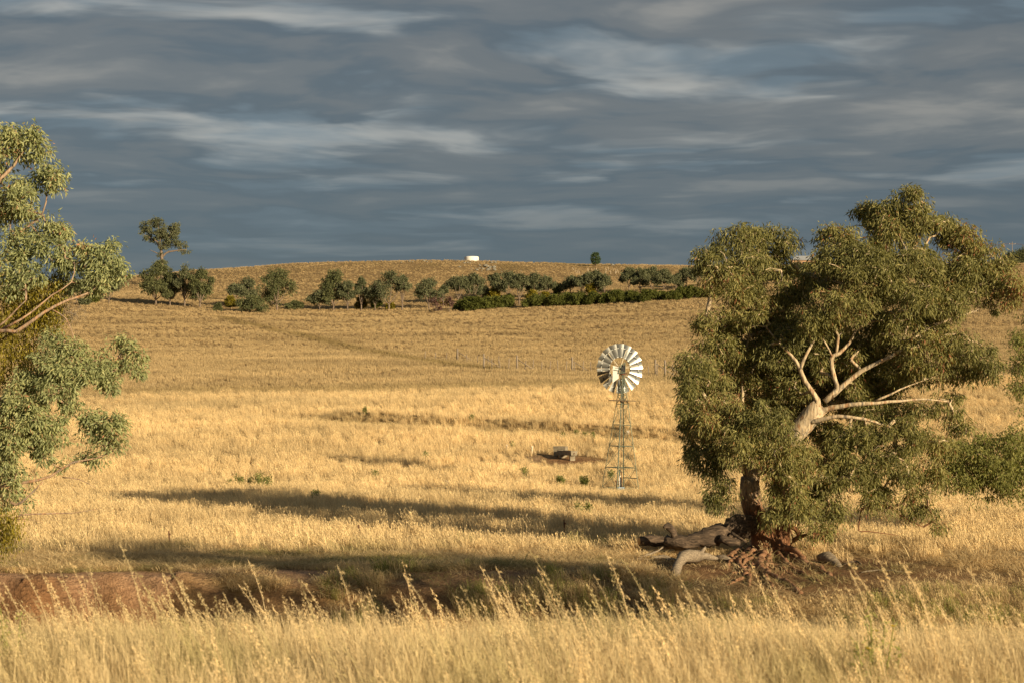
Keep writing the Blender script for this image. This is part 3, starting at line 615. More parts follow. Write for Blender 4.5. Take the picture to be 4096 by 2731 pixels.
# --- the old red gum beside the creek
def red_gum():
    Y = float(TREE[1]); root = empty('river_red_gum', TREE, 'big old river red gum with pale limbs and exposed roots on the creek bank', 'tree')
    inv = lambda o: setattr(o, 'location', tuple(-float(c) for c in TREE))
    blobs = [
        (2855, 1045, 80, 55, -1), (2955, 985, 105, 80, 0), (3075, 975, 105, 80, .5), (3135, 1040, 60, 70, 1), (2895, 1125, 100, 70, -1), (3010, 1110, 115, 100, -.5), (2835, 1245, 50, 30, -1, .6), (2985, 1225, 105, 85, 0),
        (2910, 1340, 90, 70, 1), (2950, 1430, 125, 100, 1.5), (3080, 1320, 110, 95, 1.5), (3070, 1450, 110, 110, 2.5),
        (2775, 1480, 75, 95, -1), (2745, 1610, 55, 90, -1), (2830, 1560, 95, 105, 0), (2795, 1720, 70, 80, -.5), (2880, 1680, 110, 105, -1.5), (2835, 1840, 90, 80, -1), (2880, 1955, 60, 85, -1.2), (2940, 1765, 105, 80, -2.2), (2770, 1800, 40, 60, 0),
        (3060, 1690, 110, 85, -2.3), (3085, 1810, 110, 90, -2.3), (3180, 1850, 110, 90, -2), (3150, 1950, 80, 75, -2.2), (3190, 2050, 80, 65, -1.8), (3270, 2130, 55, 45, -1.5), (3280, 1950, 90, 90, -1), (3110, 2090, 55, 45, -2), (3330, 2040, 60, 60, -1),
        (3350, 965, 95, 70, 0), (3430, 1030, 120, 95, -1), (3325, 1085, 105, 105, -1), (3480, 1130, 140, 110, -1.5), (3370, 1215, 135, 95, -1.5), (3230, 1150, 60, 70, 0), (3170, 1180, 60, 60, .5), (3120, 1250, 80, 80, 1), (3255, 1275, 90, 75, -1.2), (3330, 1310, 90, 50, -.5),
        (3270, 1450, 42, 42, -.2), (3405, 1440, 50, 42, -.1), (3170, 1570, 60, 60, .3), (3430, 1550, 60, 45, .2), (3300, 1490, 45, 55, .5), (3250, 1400, 50, 40, 0), (3110, 1420, 70, 60, 0), (3140, 1350, 75, 60, -.2), (3450, 1400, 95, 65, .6), (3540, 1390, 80, 60, .4), (2860, 1400, 90, 80, .3), (2830, 1310, 60, 45, 0), (3000, 1560, 115, 105, 2), (3100, 1620, 105, 95, 2.6), (3190, 1690, 85, 75, 2.6), (3560, 1545, 110, 55, 2), (3500, 1610, 100, 55, 1.8), (3320, 1740, 90, 65, 1.6), (3330, 1810, 100, 80, .8), (3610, 1660, 80, 45, .8), (3000, 1700, 80, 60, .5), (3200, 1420, 120, 120, 3), (3340, 1430, 130, 130, 3), (3450, 1480, 140, 115, 2.5), (3250, 1560, 115, 115, 3), (3420, 1600, 130, 80, 3),
        (3440, 850, 70, 50, 1.5), (3500, 880, 90, 65, 1.2), (3570, 880, 100, 75, .5), (3640, 805, 65, 55, 0), (3690, 870, 95, 75, 0), (3600, 965, 120, 90, 0), (3770, 915, 75, 75, .8), (3810, 960, 55, 60, .8),
        (3860, 990, 90, 80, .5), (3930, 1050, 100, 90, 0), (3770, 1080, 105, 85, -.5), (3850, 1130, 130, 95, -.5), (3650, 1080, 110, 100, -1), (3620, 1195, 140, 100, -1.5), (3990, 1115, 80, 80, -.5), (4045, 1160, 75, 60, -1), (3750, 1220, 120, 75, -1), (4010, 1215, 60, 30, -.5, .6),
        (3600, 1320, 125, 80, -.5), (3700, 1300, 110, 75, 0), (3520, 1300, 90, 70, .8), (3720, 1415, 120, 80, -1), (3845, 1395, 100, 60, -1), (3940, 1440, 70, 55, -1), (3820, 1485, 105, 45, -.5), (3640, 1480, 110, 65, 0), (3985, 1490, 40, 30, -1),
        (3680, 1640, 70, 40, 0, .5), (3790, 1620, 70, 60, 0, .7), (3830, 1710, 60, 50, 0, .7), (3600, 1745, 125, 85, -1, .7), (3490, 1690, 95, 60, .5, .7), (3420, 1780, 110, 90, -1), (3710, 1790, 110, 65, -.5, .7), (3560, 1880, 125, 85, -1, .8),
        (3400, 1910, 110, 90, -1), (3660, 1925, 105, 75, -.5, .7), (3500, 2000, 80, 65, -.5, .8), (3670, 2045, 85, 45, 0, .6), (3745, 2105, 45, 30, 0, .6), (3590, 1990, 70, 40, -.3, .6),
    ]
    C, R = blob_puffs(blobs, Y, 0.51, 0.38); TONE_MAIN = TONE
    z0 = Y
    L = [
        limb([(3085, 2250, 0, 1.0), (3075, 2215, 0, .72), (3062, 2175, 0, .54), (3040, 2110, -.05, .42), (3010, 2030, -.1, .36), (3000, 1960, -.1, .34), (2998, 1905, -.1, .33)], Y),
        limb([(2998, 1910, -.1, .24), (2985, 1850, -.2, .18), (2960, 1780, -.3, .14), (2900, 1690, -.3, .10), (2830, 1600, -.2, .07), (2770, 1500, -.4, .04)], Y),
        limb([(2998, 1925, -.1, .20), (3030, 1888, -.2, .17), (3075, 1880, -.4, .15), (3115, 1905, -.6, .13), (3180, 1895, -.7, .09), (3260, 1940, -.8, .06)], Y),
        limb([(3115, 2240, .5, .8), (3112, 2195, .5, .52), (3112, 2120, .5, .40), (3120, 1990, .5, .37), (3135, 1860, .3, .36), (3160, 1770, 0, .36), (3215, 1700, -.3, .33), (3285, 1625, -.5, .29)], Y),
        limb([(3268, 1640, -.5, .22), (3262, 1590, -.6, .19), (3225, 1525, -.7, .165), (3200, 1480, -.7, .15), (3165, 1420, -.7, .11), (3120, 1370, -.5, .07), (3060, 1300, -.2, .045)], Y),
        limb([(3198, 1480, -.7, .12), (3212, 1430, -.7, .105), (3250, 1385, -.6, .09), (3268, 1350, -.4, .07), (3250, 1250, -.3, .05), (3290, 1120, -.3, .035)], Y),
        limb([(3300, 1605, -.5, .21), (3340, 1555, -.6, .18), (3342, 1510, -.7, .14), (3335, 1440, -.7, .13), (3350, 1405, -.7, .12), (3400, 1365, -.7, .095), (3440, 1310, -.7, .08), (3480, 1290, -.6, .07), (3530, 1180, -.3, .05), (3600, 1000, .2, .035)], Y),
        limb([(3345, 1410, -.7, .10), (3358, 1350, -.7, .09), (3352, 1300, -.6, .08), (3370, 1180, -.4, .05), (3400, 1020, -.2, .03)], Y),
        limb([(3335, 1440, -.7, .07), (3318, 1400, -.8, .06), (3285, 1358, -.8, .05)], Y),
        limb([(3320, 1590, -.5, .20), (3370, 1535, -.6, .17), (3440, 1480, -.7, .15), (3520, 1440, -.8, .13), (3590, 1400, -.8, .115), (3700, 1330, -.6, .10), (3800, 1270, -.5, .085), (3900, 1240, -.5, .07), (3990, 1190, -.4, .05)], Y),
        limb([(3600, 1395, -.8, .08), (3650, 1250, -.4, .08), (3700, 990, .3, .075), (3740, 940, .4, .06), (3790, 890, .5, .04)], Y),
        limb([(3265, 1650, -.5, .19), (3330, 1635, -.7, .17), (3400, 1620, -.9, .15), (3500, 1600, -1, .12), (3600, 1600, -1, .09), (3700, 1598, -.8, .06), (3800, 1610, -.5, .035)], Y),
        limb([(3500, 1602, -1, .09), (3560, 1570, -1, .07), (3640, 1540, -.8, .05), (3760, 1500, -.6, .03)], Y),
        limb([(3235, 1690, -.5, .17), (3290, 1670, -.8, .15), (3360, 1662, -1, .13), (3450, 1672, -1.1, .10), (3540, 1698, -1.1, .075), (3600, 1730, -1, .05)], Y),
        limb([(3150, 1840, .2, .18), (3250, 1860, .2, .15), (3350, 1880, .2, .13), (3460, 1950, 0, .11), (3530, 2000, -.1, .09), (3600, 2065, -.1, .05), (3690, 2120, 0, .03)], Y),
        limb([(3460, 1950, 0, .06), (3450, 2050, 0, .05), (3435, 2110, 0, .045), (3470, 2125, 0, .04), (3590, 2135, 0, .02)], Y),
        limb([(3180, 1770, .6, .17), (3230, 1680, 1.4, .15), (3270, 1560, 2.2, .12), (3300, 1420, 2.6, .09)], Y),
        limb([(3010, 1930, 0, .11), (2980, 1700, .8, .10), (2970, 1500, 1, .09), (3000, 1300, .7, .07), (3000, 1100, .2, .04)], Y),
        limb([(2960, 1420, .9, .06), (2900, 1310, .3, .05), (2830, 1250, -.6, .03)], Y),
        limb([(3150, 2090, -.9, .05), (3170, 2150, -1, .045), (3140, 2200, -.7, .04)], Y),
    ]
    for l in L[4:]:
        for i_, p in enumerate(l): l[i_] = (*(np.array(p[:3]) + rng.normal(0, .045, 3) * (i_ > 0)), p[3] * 0.52)
    Cd, _ = blob_puffs([(b[0], b[1], b[2] * 1.06, b[3] * 1.06, b[4], .09) for b in blobs], Y, .5, .1, 0.0); tone = TONE_MAIN
    big = grow(L, np.vstack([C, Cd]), 0.015, 0.4)
    t = big.build('trunk', M['bark'], root); inv(t)
    mb = MB(); leaves(mb, C, R, 100, 0.18, 0.038, 1.05, shade=tone)
    c = mb.build('crown', M['gum_leaf'], root, smooth=False); inv(c)
    # roots spreading over the eroded bank
    def groot(pts, r0, r1):
        r0 *= .78; r1 *= .78
        P = []
        for i, (u, v, lift) in enumerate(pts):
            g = ground_at(u, v, 44); r = r0 + (r1 - r0) * i / (len(pts) - 1); P.append((g[0], g[1], g[2] + lift * (.8 if i == 0 else .5) + r * 0.12, r))
        C_ = catmull(P, 0.15); mb = MB(); C_[:, :3] += rng.normal(0, 0.03, (len(C_), 3)); mb.tube(C_[:, :3], C_[:, 3] * (1 + 0.16 * np.sin(np.arange(len(C_)) * 1.3 + rng.uniform(0, 6)) + .08 * rng.normal(size=len(C_))), 9, True, 0.10)
        o = mb.build('root', M['root'], root); inv(o)
    for pts, r0, r1 in (
        ([(3040, 2195, .45), (2990, 2200, .18), (2930, 2222, .04), (2885, 2245, -.02)], .26, .08),
        ([(3030, 2205, .3), (2975, 2225, .1), (2925, 2250, .02), (2905, 2275, -.04)], .18, .06),
        ([(3045, 2215, .3), (3000, 2228, .16), (2960, 2245, .12), (2965, 2280, .05), (3000, 2310, .02), (2995, 2345, -.03)], .15, .07),
        ([(3050, 2218, .25), (3010, 2238, .18), (2970, 2262, .06), (2975, 2300, .0)], .11, .05),
        ([(3060, 2225, .2), (3040, 2265, .05), (3080, 2300, .03), (3150, 2330, .03), (3200, 2375, .0)], .15, .09),
        ([(3110, 2215, .4), (3160, 2232, .12), (3230, 2262, .06), (3300, 2290, .0), (3350, 2320, -.04)], .24, .08),
        ([(3105, 2222, .2), (3150, 2260, .05), (3220, 2300, .02), (3290, 2340, -.03)], .13, .06),
        ([(3080, 2225, .1), (3060, 2290, .02), (3090, 2350, .02), (3120, 2390, -.03)], .10, .05),
        ([(3030, 2235, .1), (2980, 2300, .0), (2930, 2330, -.02), (2870, 2350, -.05)], .09, .04),
    ): groot(pts, r0, r1)
    for k in range(6):
        u, v = 3050 + rng.uniform(-30, 70), 2222 + rng.uniform(-8, 12); hd_ = rng.uniform(-1.5, 1.5); pts = [(u, v, .06)]
        for s_ in range(rng.integers(3, 6)):
            hd_ += rng.normal(0, .55); u += math.sin(hd_) * rng.uniform(28, 60); v += abs(math.cos(hd_)) * rng.uniform(9, 26) + 3; pts.append((u, min(v, 2400), rng.uniform(-.06, .05)))
        groot(pts, rng.uniform(.05, .10), .03)
    return root
red_gum()

# --- the gum hung with mistletoe on the left
def hanging(mb, centers, lengths, per, L, Wd, g=rng):
    n = len(centers) * per; p = np.repeat(centers, per, 0) + g.normal(0, 0.16, (n, 3)); p[:, 2] -= g.random(n) * np.repeat(lengths, per)
    dr = g.normal(0, 0.22, (n, 3)); dr[:, 2] -= 1; dr /= np.linalg.norm(dr, axis=1)[:, None]
    sd = np.cross(dr, g.normal(size=(n, 3))); sd /= np.linalg.norm(sd, axis=1)[:, None]; l = L * g.uniform(.6, 1.3, (n, 1)); w = Wd * g.uniform(.7, 1.3, (n, 1)) / 2
    V = np.stack([p, p + dr * l * .5 + sd * w, p + dr * l, p + dr * l * .5 - sd * w], 1).reshape(-1, 3)
    sh = np.clip(np.repeat(g.normal(.45, .2, len(centers)), per) + g.normal(0, .18, n), 0, 1)
    mb.add(V, np.arange(n * 4).reshape(-1, 4), None, np.repeat(sh, 4))
def mistletoe_gum():
    Y = 50.0; base = on(-330, Y); root = empty('mistletoe_gum', base, 'grey-green gum tree hung with yellow mistletoe, leaning in over the red creek bank', 'tree')
    inv = lambda o: setattr(o, 'location', tuple(-float(c) for c in base))
    blobs = [(20, 560, 80, 65, 0), (100, 545, 75, 55, 0), (155, 600, 50, 45, 0), (60, 620, 70, 45, .3), (-80, 600, 90, 110, 0), (-20, 690, 60, 70, .5),
        (200, 690, 55, 40, -.3), (235, 735, 45, 50, -.3), (175, 730, 45, 35, 0), (110, 735, 45, 40, 0), (20, 810, 80, 65, 0), (90, 800, 65, 60, -.4), (120, 850, 40, 30, 0), (-60, 850, 90, 90, 0),
        (200, 905, 55, 40, -.3), (240, 940, 45, 50, -.3), (150, 960, 60, 50, -.3), (70, 960, 75, 50, 0), (210, 1010, 70, 45, -.5), (60, 1050, 80, 50, -.3), (120, 1100, 60, 50, -.6), (20, 1130, 60, 70, -.5, .7),
        (300, 1010, 50, 40, -.3), (370, 1015, 55, 45, -.3), (440, 1020, 60, 55, -.3), (480, 1075, 40, 55, -.3), (400, 1090, 70, 50, -.3), (320, 1080, 60, 45, -.2), (430, 1145, 60, 35, -.2, .7), (340, 1150, 70, 30, 0, .6), (250, 1110, 50, 40, .4, .6),
        (225, 1370, 60, 40, 0), (290, 1410, 70, 50, -.3), (200, 1440, 85, 65, -.5), (300, 1500, 80, 65, -.6), (240, 1540, 95, 75, -.8), (140, 1520, 60, 60, -.3), (370, 1430, 50, 45, 0), (400, 1500, 65, 55, -.3), (440, 1540, 45, 40, 0),
        (480, 1390, 50, 38, 0), (525, 1420, 45, 45, 0), (530, 1480, 35, 40, 0), (470, 1450, 40, 30, 0), (90, 1590, 85, 70, -.5), (40, 1660, 85, 90, -.5), (130, 1680, 90, 80, -1), (200, 1730, 80, 75, -.8), (90, 1780, 100, 75, -1), (20, 1850, 80, 80, -.6), (170, 1800, 60, 50, -.6), (-60, 1750, 100, 150, 0),
        (290, 1640, 60, 45, .2, .7), (380, 1680, 65, 45, -.2), (440, 1690, 60, 50, -.3), (470, 1740, 45, 45, -.2), (380, 1760, 70, 40, -.2, .8), (480, 1800, 30, 40, 0, .7), (340, 1820, 60, 30, 0, .6), (240, 1850, 50, 25, 0, .5), (60, 1930, 70, 55, -.3, .8), (90, 2000, 35, 35, 0, .5), (20, 1990, 55, 50, 0, .6), (420, 1850, 50, 25, .2, .5), (-90, 1950, 90, 90, 0)]
    C, R = blob_puffs(blobs, Y, 0.42, 0.27)
    L = [limb([(-330, 2250, 0, .55), (-310, 2050, 0, .42), (-290, 1800, 0, .38), (-300, 1500, 0, .34), (-280, 1250, 0, .30), (-200, 1000, 0, .24), (-110, 850, 0, .16), (0, 730, 0, .10), (60, 670, 0, .07), (110, 570, 0, .04)], Y),
        limb([(-290, 1500, 0, .22), (-150, 1380, -.3, .17), (0, 1325, -.5, .12), (70, 1312, -.6, .105), (170, 1255, -.7, .085), (260, 1205, -.6, .07), (350, 1172, -.4, .05), (430, 1100, -.3, .03)], Y),
        limb([(0, 1320, -.5, .08), (90, 1280, -.8, .06), (150, 1225, -.8, .055), (215, 1180, -.7, .045), (285, 1140, -.6, .035), (300, 1060, -.4, .025)], Y),
        limb([(-60, 1340, -.5, .08), (10, 1280, -.7, .055), (60, 1240, -.8, .045), (110, 1200, -.8, .03)], Y),
        limb([(-250, 1150, 0, .18), (-80, 1080, 0, .12), (20, 1010, 0, .09), (80, 930, 0, .07), (170, 860, -.2, .05), (200, 760, -.3, .035)], Y),
        limb([(-300, 1700, 0, .22), (-150, 1650, -.2, .16), (0, 1600, -.3, .13), (100, 1560, -.3, .09), (220, 1480, -.2, .06), (330, 1450, 0, .05), (470, 1430, 0, .03)], Y),
        limb([(-300, 1950, 0, .20), (-120, 1950, -.2, .13), (0, 1935, -.3, .10), (110, 1930, -.4, .085), (200, 1905, -.4, .07), (290, 1850, -.3, .055), (380, 1830, -.2, .04), (480, 1790, 0, .025)], Y),
        limb([(250, 1908, -.4, .04), (320, 1912, -.4, .03), (375, 1940, -.4, .012)], Y),
        limb([(120, 1700, -.2, .05), (150, 1640, -.7, .045), (190, 1590, -.9, .035)], Y),
        limb([(0, 1980, -.3, .09), (60, 2010, -.4, .08), (120, 1975, -.5, .05), (180, 1930, -.5, .035)], Y),
        limb([(-200, 2110, 0, .09), (30, 2082, -.2, .065), (90, 2056, -.2, .055), (170, 2052, -.2, .05), (235, 2060, -.2, .045), (300, 2045, -.2, .03), (405, 2028, -.2, .012)], Y),
        limb([(60, 2076, -.2, .03), (120, 2082, -.2, .022), (165, 2095, -.2, .008)], Y),
        limb([(210, 1240, -.6, .035), (262, 1275, -.5, .03), (300, 1350, -.4, .025), (322, 1402, -.3, .015)], Y)]
    for n_, l in enumerate(L):
        for i_, p in enumerate(l): l[i_] = (*(np.array(p[:3]) + rng.normal(0, .045, 3) * (i_ > 0)), p[3] * (0.52 if n_ else (1.0 if i_ < 4 else .6)))
    big = grow(L, C, 0.0085, 0.35)
    o = big.build('trunk', M['bark2'], root); inv(o)
    mb = MB(); leaves(mb, C, R, 66, 0.15, 0.046, 0.8, 0.85, shade=TONE + .06); o = mb.build('crown', M['box_leaf'], root, smooth=False); inv(o)
    mm = MB(); cs = []; ls = []
    for (u0, u1, v0, v1, n, dy) in ((0, 260, 1075, 1180, 60, .5), (-80, 235, 1180, 1330, 90, .6), (-80, 150, 1330, 1480, 60, .5), (120, 250, 1180, 1240, 25, .7), (-30, 40, 2040, 2140, 22, -.2), (30, 75, 2050, 2075, 6, -.2)):
        for k in range(n):
            cs.append(at(rng.uniform(u0, u1), rng.uniform(v0, v1), Y + dy + rng.normal(0, .35))); ls.append(rng.uniform(0.3, 0.75))
    hanging(mm, np.array(cs), np.array(ls), 85, 0.10, 0.03); o = mm.build('mistletoe', M['olive_leaf'], root, smooth=False); inv(o)
    o['label'] = 'yellow mistletoe hanging in curtains from the limbs'
    tw = MB(); c0 = at(292, 1240, Y)
    for k in range(26):
        p = c0 + rng.normal(0, .12, 3); P = [p]
        for s in range(4): P.append(P[-1] + np.array([rng.normal(0, .12), rng.normal(0, .12), rng.uniform(-.2, .02)]))
        tw.tube(P, np.linspace(.008, .003, 5), 4, False)
    o = tw.build('dead_twigs', M['dead'], root); inv(o); o['label'] = 'bunch of dry dead twigs'
mistletoe_gum()

def leafy_tree(name, label, base, Y, blobs, limbs, leafm, barkm, spacing, r0, per, L, Wd, group=None, droop=0.9, twig=0.009):
    root = empty(name, base, label, 'tree', group); C, R = blob_puffs(blobs, Y, spacing, r0)
    big = grow([limb(l, Y) for l in limbs], C, twig, 0.4)
    o = big.build('trunk', barkm, root); o.location = tuple(-float(c) for c in base)
    mb = MB(); leaves(mb, C, R, per, L, Wd, droop, shade=TONE); o = mb.build('crown', leafm, root, smooth=False); o.location = tuple(-float(c) for c in base)
    return root
leafy_tree('young_gum', 'bushy green gum with low drooping boughs beyond the big red gum', on(4330, 66), 66,
    [(3800, 1820, 100, 70, 0), (3890, 1800, 100, 75, 0), (3990, 1825, 105, 85, 0), (4075, 1790, 85, 85, -.5), (3830, 1920, 105, 70, -.3), (3950, 1945, 110, 70, -.3), (4060, 1950, 100, 75, -.5), (4180, 1850, 120, 140, 0), (3740, 1860, 55, 55, .3), (4020, 1880, 100, 80, -.8), (3900, 1870, 100, 80, -.6),
     (4085, 1385, 48, 70, -.5), (4080, 1480, 48, 65, -.5), (4095, 1590, 40, 50, -.3, .7), (4068, 1570, 35, 35, -.6, .8), (4180, 1430, 100, 190, 0), (4330, 1300, 150, 160, 0), (4350, 1550, 160, 160, 0), (4480, 1420, 140, 200, 0), (4450, 1750, 140, 150, 0), (4330, 1100, 120, 110, 0)],
    [[(4330, 2190, 0, .34), (4320, 1950, 0, .28), (4310, 1700, 0, .24), (4330, 1450, 0, .18), (4340, 1150, 0, .07)],
     [(4325, 1980, 0, .16), (4180, 1900, 0, .12), (4050, 1900, -.2, .09), (3930, 1880, -.2, .06), (3810, 1860, -.1, .03)],
     [(4310, 1700, 0, .13), (4200, 1550, 0, .09), (4110, 1440, -.3, .05)], [(4320, 1800, 0, .12), (4430, 1650, 0, .1), (4480, 1450, 0, .05)]],
    M['edge_leaf'], M['bark2'], 0.58, 0.42, 85, 0.15, 0.042)
# gums of the same creek line, standing outside the picture on the right; their shade falls across the bank
for k, (cx, cy, hh) in enumerate(((20.5, 25.0, 15.0), (21.0, 33.0, 12.0))):
    bx = np.array([cx, cy, float(H(cx, cy))]); u0 = 2048 + cx / cy * F; px_ = F / cy
    vz = lambda z: 1640 - (bx[2] + z - CAMZ) / cy * F
    q_ = hh / 9.6
    bl = [(u0 + px_ * dx * q_, vz(zz * q_), px_ * rx * q_, px_ * rz * q_, dy * q_) for dx, zz, rx, rz, dy in ((0, 8.4, 1.5, 1.1, 0), (-1.8, 7.4, 1.6, 1.1, .5), (1.9, 7.3, 1.6, 1.1, -.5), (.3, 6.4, 1.9, 1.2, -1.2), (-.5, 6.6, 1.9, 1.2, 1.4), (-1.5, 5.4, 1.2, .8, -1.2), (1.6, 5.2, 1.2, .8, 1.2))]
    leafy_tree('creek_gum', 'leafy gum standing on the near side of the creek', bx, cy, bl,
        [[(u0, vz(0), 0, .4), (u0 + 10, vz(hh * .3), 0, .3), (u0 - 20, vz(hh * .6), 0, .22), (u0, vz(hh - 1.5), 0, .07)]], M['gum_leaf'], M['bark2'], 1.15, 0.6, 46, 0.26, 0.08, 'gums on the near side of the creek')

# --- hillside trees
def far_tree(kind, u, v, w, h, label, name, group=None, leafm=None, lean=0.0, base=None):
    g = np.random.default_rng(int(u * 7 + v)); b = ground_at(u, v) if base is None else base; k = b[1] / F; Wm, Hm = w * k * 1.22, h * k * 1.05
    root = empty(name, b, label, 'tree' if kind not in ('bush', 'bare') else 'shrub', group)
    lm = M[leafm or {'gum': 'far_leaf', 'round': 'far_green', 'bush': 'hedge_leaf', 'bare': 'purple_leaf'}.get(kind, 'far_leaf')]
    zc0 = {'gum': 0.40, 'round': 0.24, 'bush': 0.0, 'bare': 0.12}.get(kind, 0.4)
    nb = {'gum': 7, 'round': 9, 'bush': 7, 'bare': 5}.get(kind, 7); C = []; R = []; limbs = []
    fork = np.array([lean * Hm * 0.2, 0, Hm * (0.16 if kind == 'gum' else 0.12)])
    rt = max(0.07, 0.02 * Hm)
    if kind != 'bush': limbs.append([(0, 0, -0.2, rt * 1.3), (lean * .1 * Hm, 0, fork[2] * .5, rt * 1.1), (*fork, rt)])
    for i in range(nb):
        a = 2 * np.pi * (i + g.random() * .7) / nb; rr = (0.31 if i < nb - 2 else 0.1) * Wm * g.uniform(.7, 1.1)
        zf = g.uniform(0.46, 0.80) if i < nb - 2 else g.uniform(0.80, 0.87)
        if kind in ('round',): zf = g.uniform(0.32, 0.80) if i < nb - 2 else 0.86
        if kind in ('bush', 'bare'): zf = g.uniform(0.25, 0.68) if i < nb - 2 else 0.72
        c = np.array([rr * math.cos(a) + lean * Hm * zf, rr * math.sin(a), zf * Hm])
        rad = np.array([0.26 * Wm, 0.26 * Wm, min(0.24 * Wm, 0.19 * Hm if kind == 'gum' else 0.24 * Hm)]) * g.uniform(.8, 1.15)
        if kind == 'bush': rad *= 1.15
        n = int({'gum': 15, 'round': 18, 'bush': 16, 'bare': 6}.get(kind, 15))
        d = g.normal(size=(n, 3)); d /= np.linalg.norm(d, axis=1)[:, None]
        cc = c + d * rad * g.uniform(.45, 1, (n, 1)); cc[:, 2] = np.maximum(cc[:, 2], 0.06 * Hm); C.append(cc); R.append(np.full(n, 0.095 * Wm) * g.uniform(.8, 1.3, n))
        if kind != 'bush' and i % 2 == 0:
            m_ = fork * .5 + c * .5 + np.array([0, 0, -0.04 * Hm]); limbs.append([(*fork, rt * .7), (*m_, rt * .5), (*c, rt * .25)])
    if kind == 'bush': limbs.append([(0, 0, -0.1, rt), (0, 0, Hm * .3, rt * .6), (0.1, 0, Hm * .6, rt * .3)])
    C = np.vstack(C); R = np.concatenate(R)
    big = grow(limbs, C, 0.012 if kind != 'bare' else 0.011, max(0.4, Hm * .09))
    bm = M['far_bark'] if kind != 'bare' else M['purple_leaf']
    o = big.build('trunk', M['far_bark'], root)
    lf = float(np.clip(0.00122 * b[1], 0.16, 0.66)); mb = MB()
    per = {'gum': 34, 'round': 38, 'bush': 40, 'bare': 14}.get(kind, 34)
    leaves(mb, C, np.maximum(R, lf * .6), per, lf, lf * .42, 0.55, 0.85, g=g); mb.build('crown', lm, root, smooth=False)
    return root
GRP = 'gums of the hillside tree line'; gl = 'grey-green gum with open umbrella crown in the hillside tree line'
ORD = ['first', 'second', 'third', 'fourth', 'fifth', 'sixth', 'seventh', 'eighth', 'ninth', 'tenth', 'eleventh', 'twelfth', 'thirteenth', 'fourteenth', 'fifteenth']
HG = 'clipped-looking green shrubs below the tree line'; hl = 'dense dark green rounded shrub in the hedge below the hillside gums'
far = [
    ('round', 623, 1220, 108, 157, 'dark green gum in front of the tall lone tree'), ('round', 680, 1222, 76, 125, 'narrow dark gum tucked between two taller gums below the tall lone tree'),
    ('gum', 738, 1226, 86, 155, gl), ('round', 800, 1232, 80, 153, 'fresh green open-branched gum beside the vehicle track'), ('gum', 940, 1205, 48, 66, gl), ('gum', 990, 1236, 86, 118, gl),
    ('round', 1108, 1241, 124, 158, 'big dense oval green gum standing alone above the paddock'),
    ('gum', 1278, 1243, 78, 78, gl), ('round', 1334, 1243, 94, 152, 'tall pointed dark green gum rising above its neighbours'), ('gum', 1390, 1243, 60, 117, gl), ('gum', 1445, 1243, 48, 132, gl), ('gum', 1500, 1243, 62, 98, gl),
    ('gum', 1556, 1243, 122, 146, 'widest spreading gum of the tree line, below the boulders'), ('gum', 1609, 1241, 48, 146, gl), ('gum', 1715, 1237, 82, 115, gl), ('gum', 1773, 1232, 26, 92, gl), ('gum', 1833, 1218, 82, 112, gl), ('gum', 1892, 1214, 84, 114, gl), ('gum', 1932, 1200, 50, 50, gl),
    ('gum', 1980, 1190, 42, 96, gl), ('gum', 2030, 1200, 84, 108, gl), ('gum', 2077, 1220, 66, 122, gl), ('gum', 2135, 1188, 66, 90, gl), ('gum', 2187, 1190, 52, 82, gl), ('gum', 2282, 1176, 66, 66, gl), ('gum', 2325, 1180, 54, 74, gl), ('gum', 2376, 1176, 72, 86, gl), ('gum', 2417, 1178, 54, 72, gl),
    ('gum', 2516, 1168, 68, 92, gl), ('gum', 2560, 1170, 56, 88, gl), ('gum', 2606, 1166, 72, 90, gl), ('gum', 2655, 1172, 68, 92, gl), ('gum', 2703, 1160, 50, 58, gl), ('gum', 2745, 1150, 56, 74, gl), ('gum', 2792, 1158, 54, 88, gl), ('gum', 2860, 1150, 70, 80, gl), ('gum', 2930, 1145, 70, 76, gl),
    ('gum', 436, 1215, 84, 100, gl), ('gum', 306, 1214, 80, 92, gl), ('gum', 3180, 1140, 90, 82, gl), ('gum', 3270, 1135, 100, 86, gl), ('gum', 3060, 1140, 80, 70, gl), ('gum', 3800, 1170, 90, 70, gl), ('gum', 4000, 1190, 80, 60, gl)]
def gum_label(u, w, h):
    build_ = 'slender' if w / h < .5 else ('broad low' if w / h > .85 else 'rounded'); size = 'short' if h < 78 else ('tall' if h > 112 else 'middling')
    for lim, pl in ((450, 'in the shade below the mistletoe gum'), (800, 'among the cluster under the tall lone gum'), (1000, 'between the vehicle track and the big oval gum'), (1470, 'beside the tall pointed gum'), (1640, 'beside the widest spreading gum'), (1800, 'beside the purple dying shrub'), (1940, 'below the white tank'),
                    (2200, 'at the start of the green hedge'), (2440, 'below the lone conifer behind the hedge'), (2720, 'in the last grey clump above the hedge'), (2960, 'at the hedge end beside the red gum crown'), (9999, 'seen through the red gum crown')):
        if u < lim: return f'{size} {build_} grey-green gum {pl}'
for kind, u, v, w, h, lab in far: far_tree(kind, u, v, w, h, gum_label(u, w, h) if lab == gl else lab, 'hill_gum', GRP if lab == gl else None)
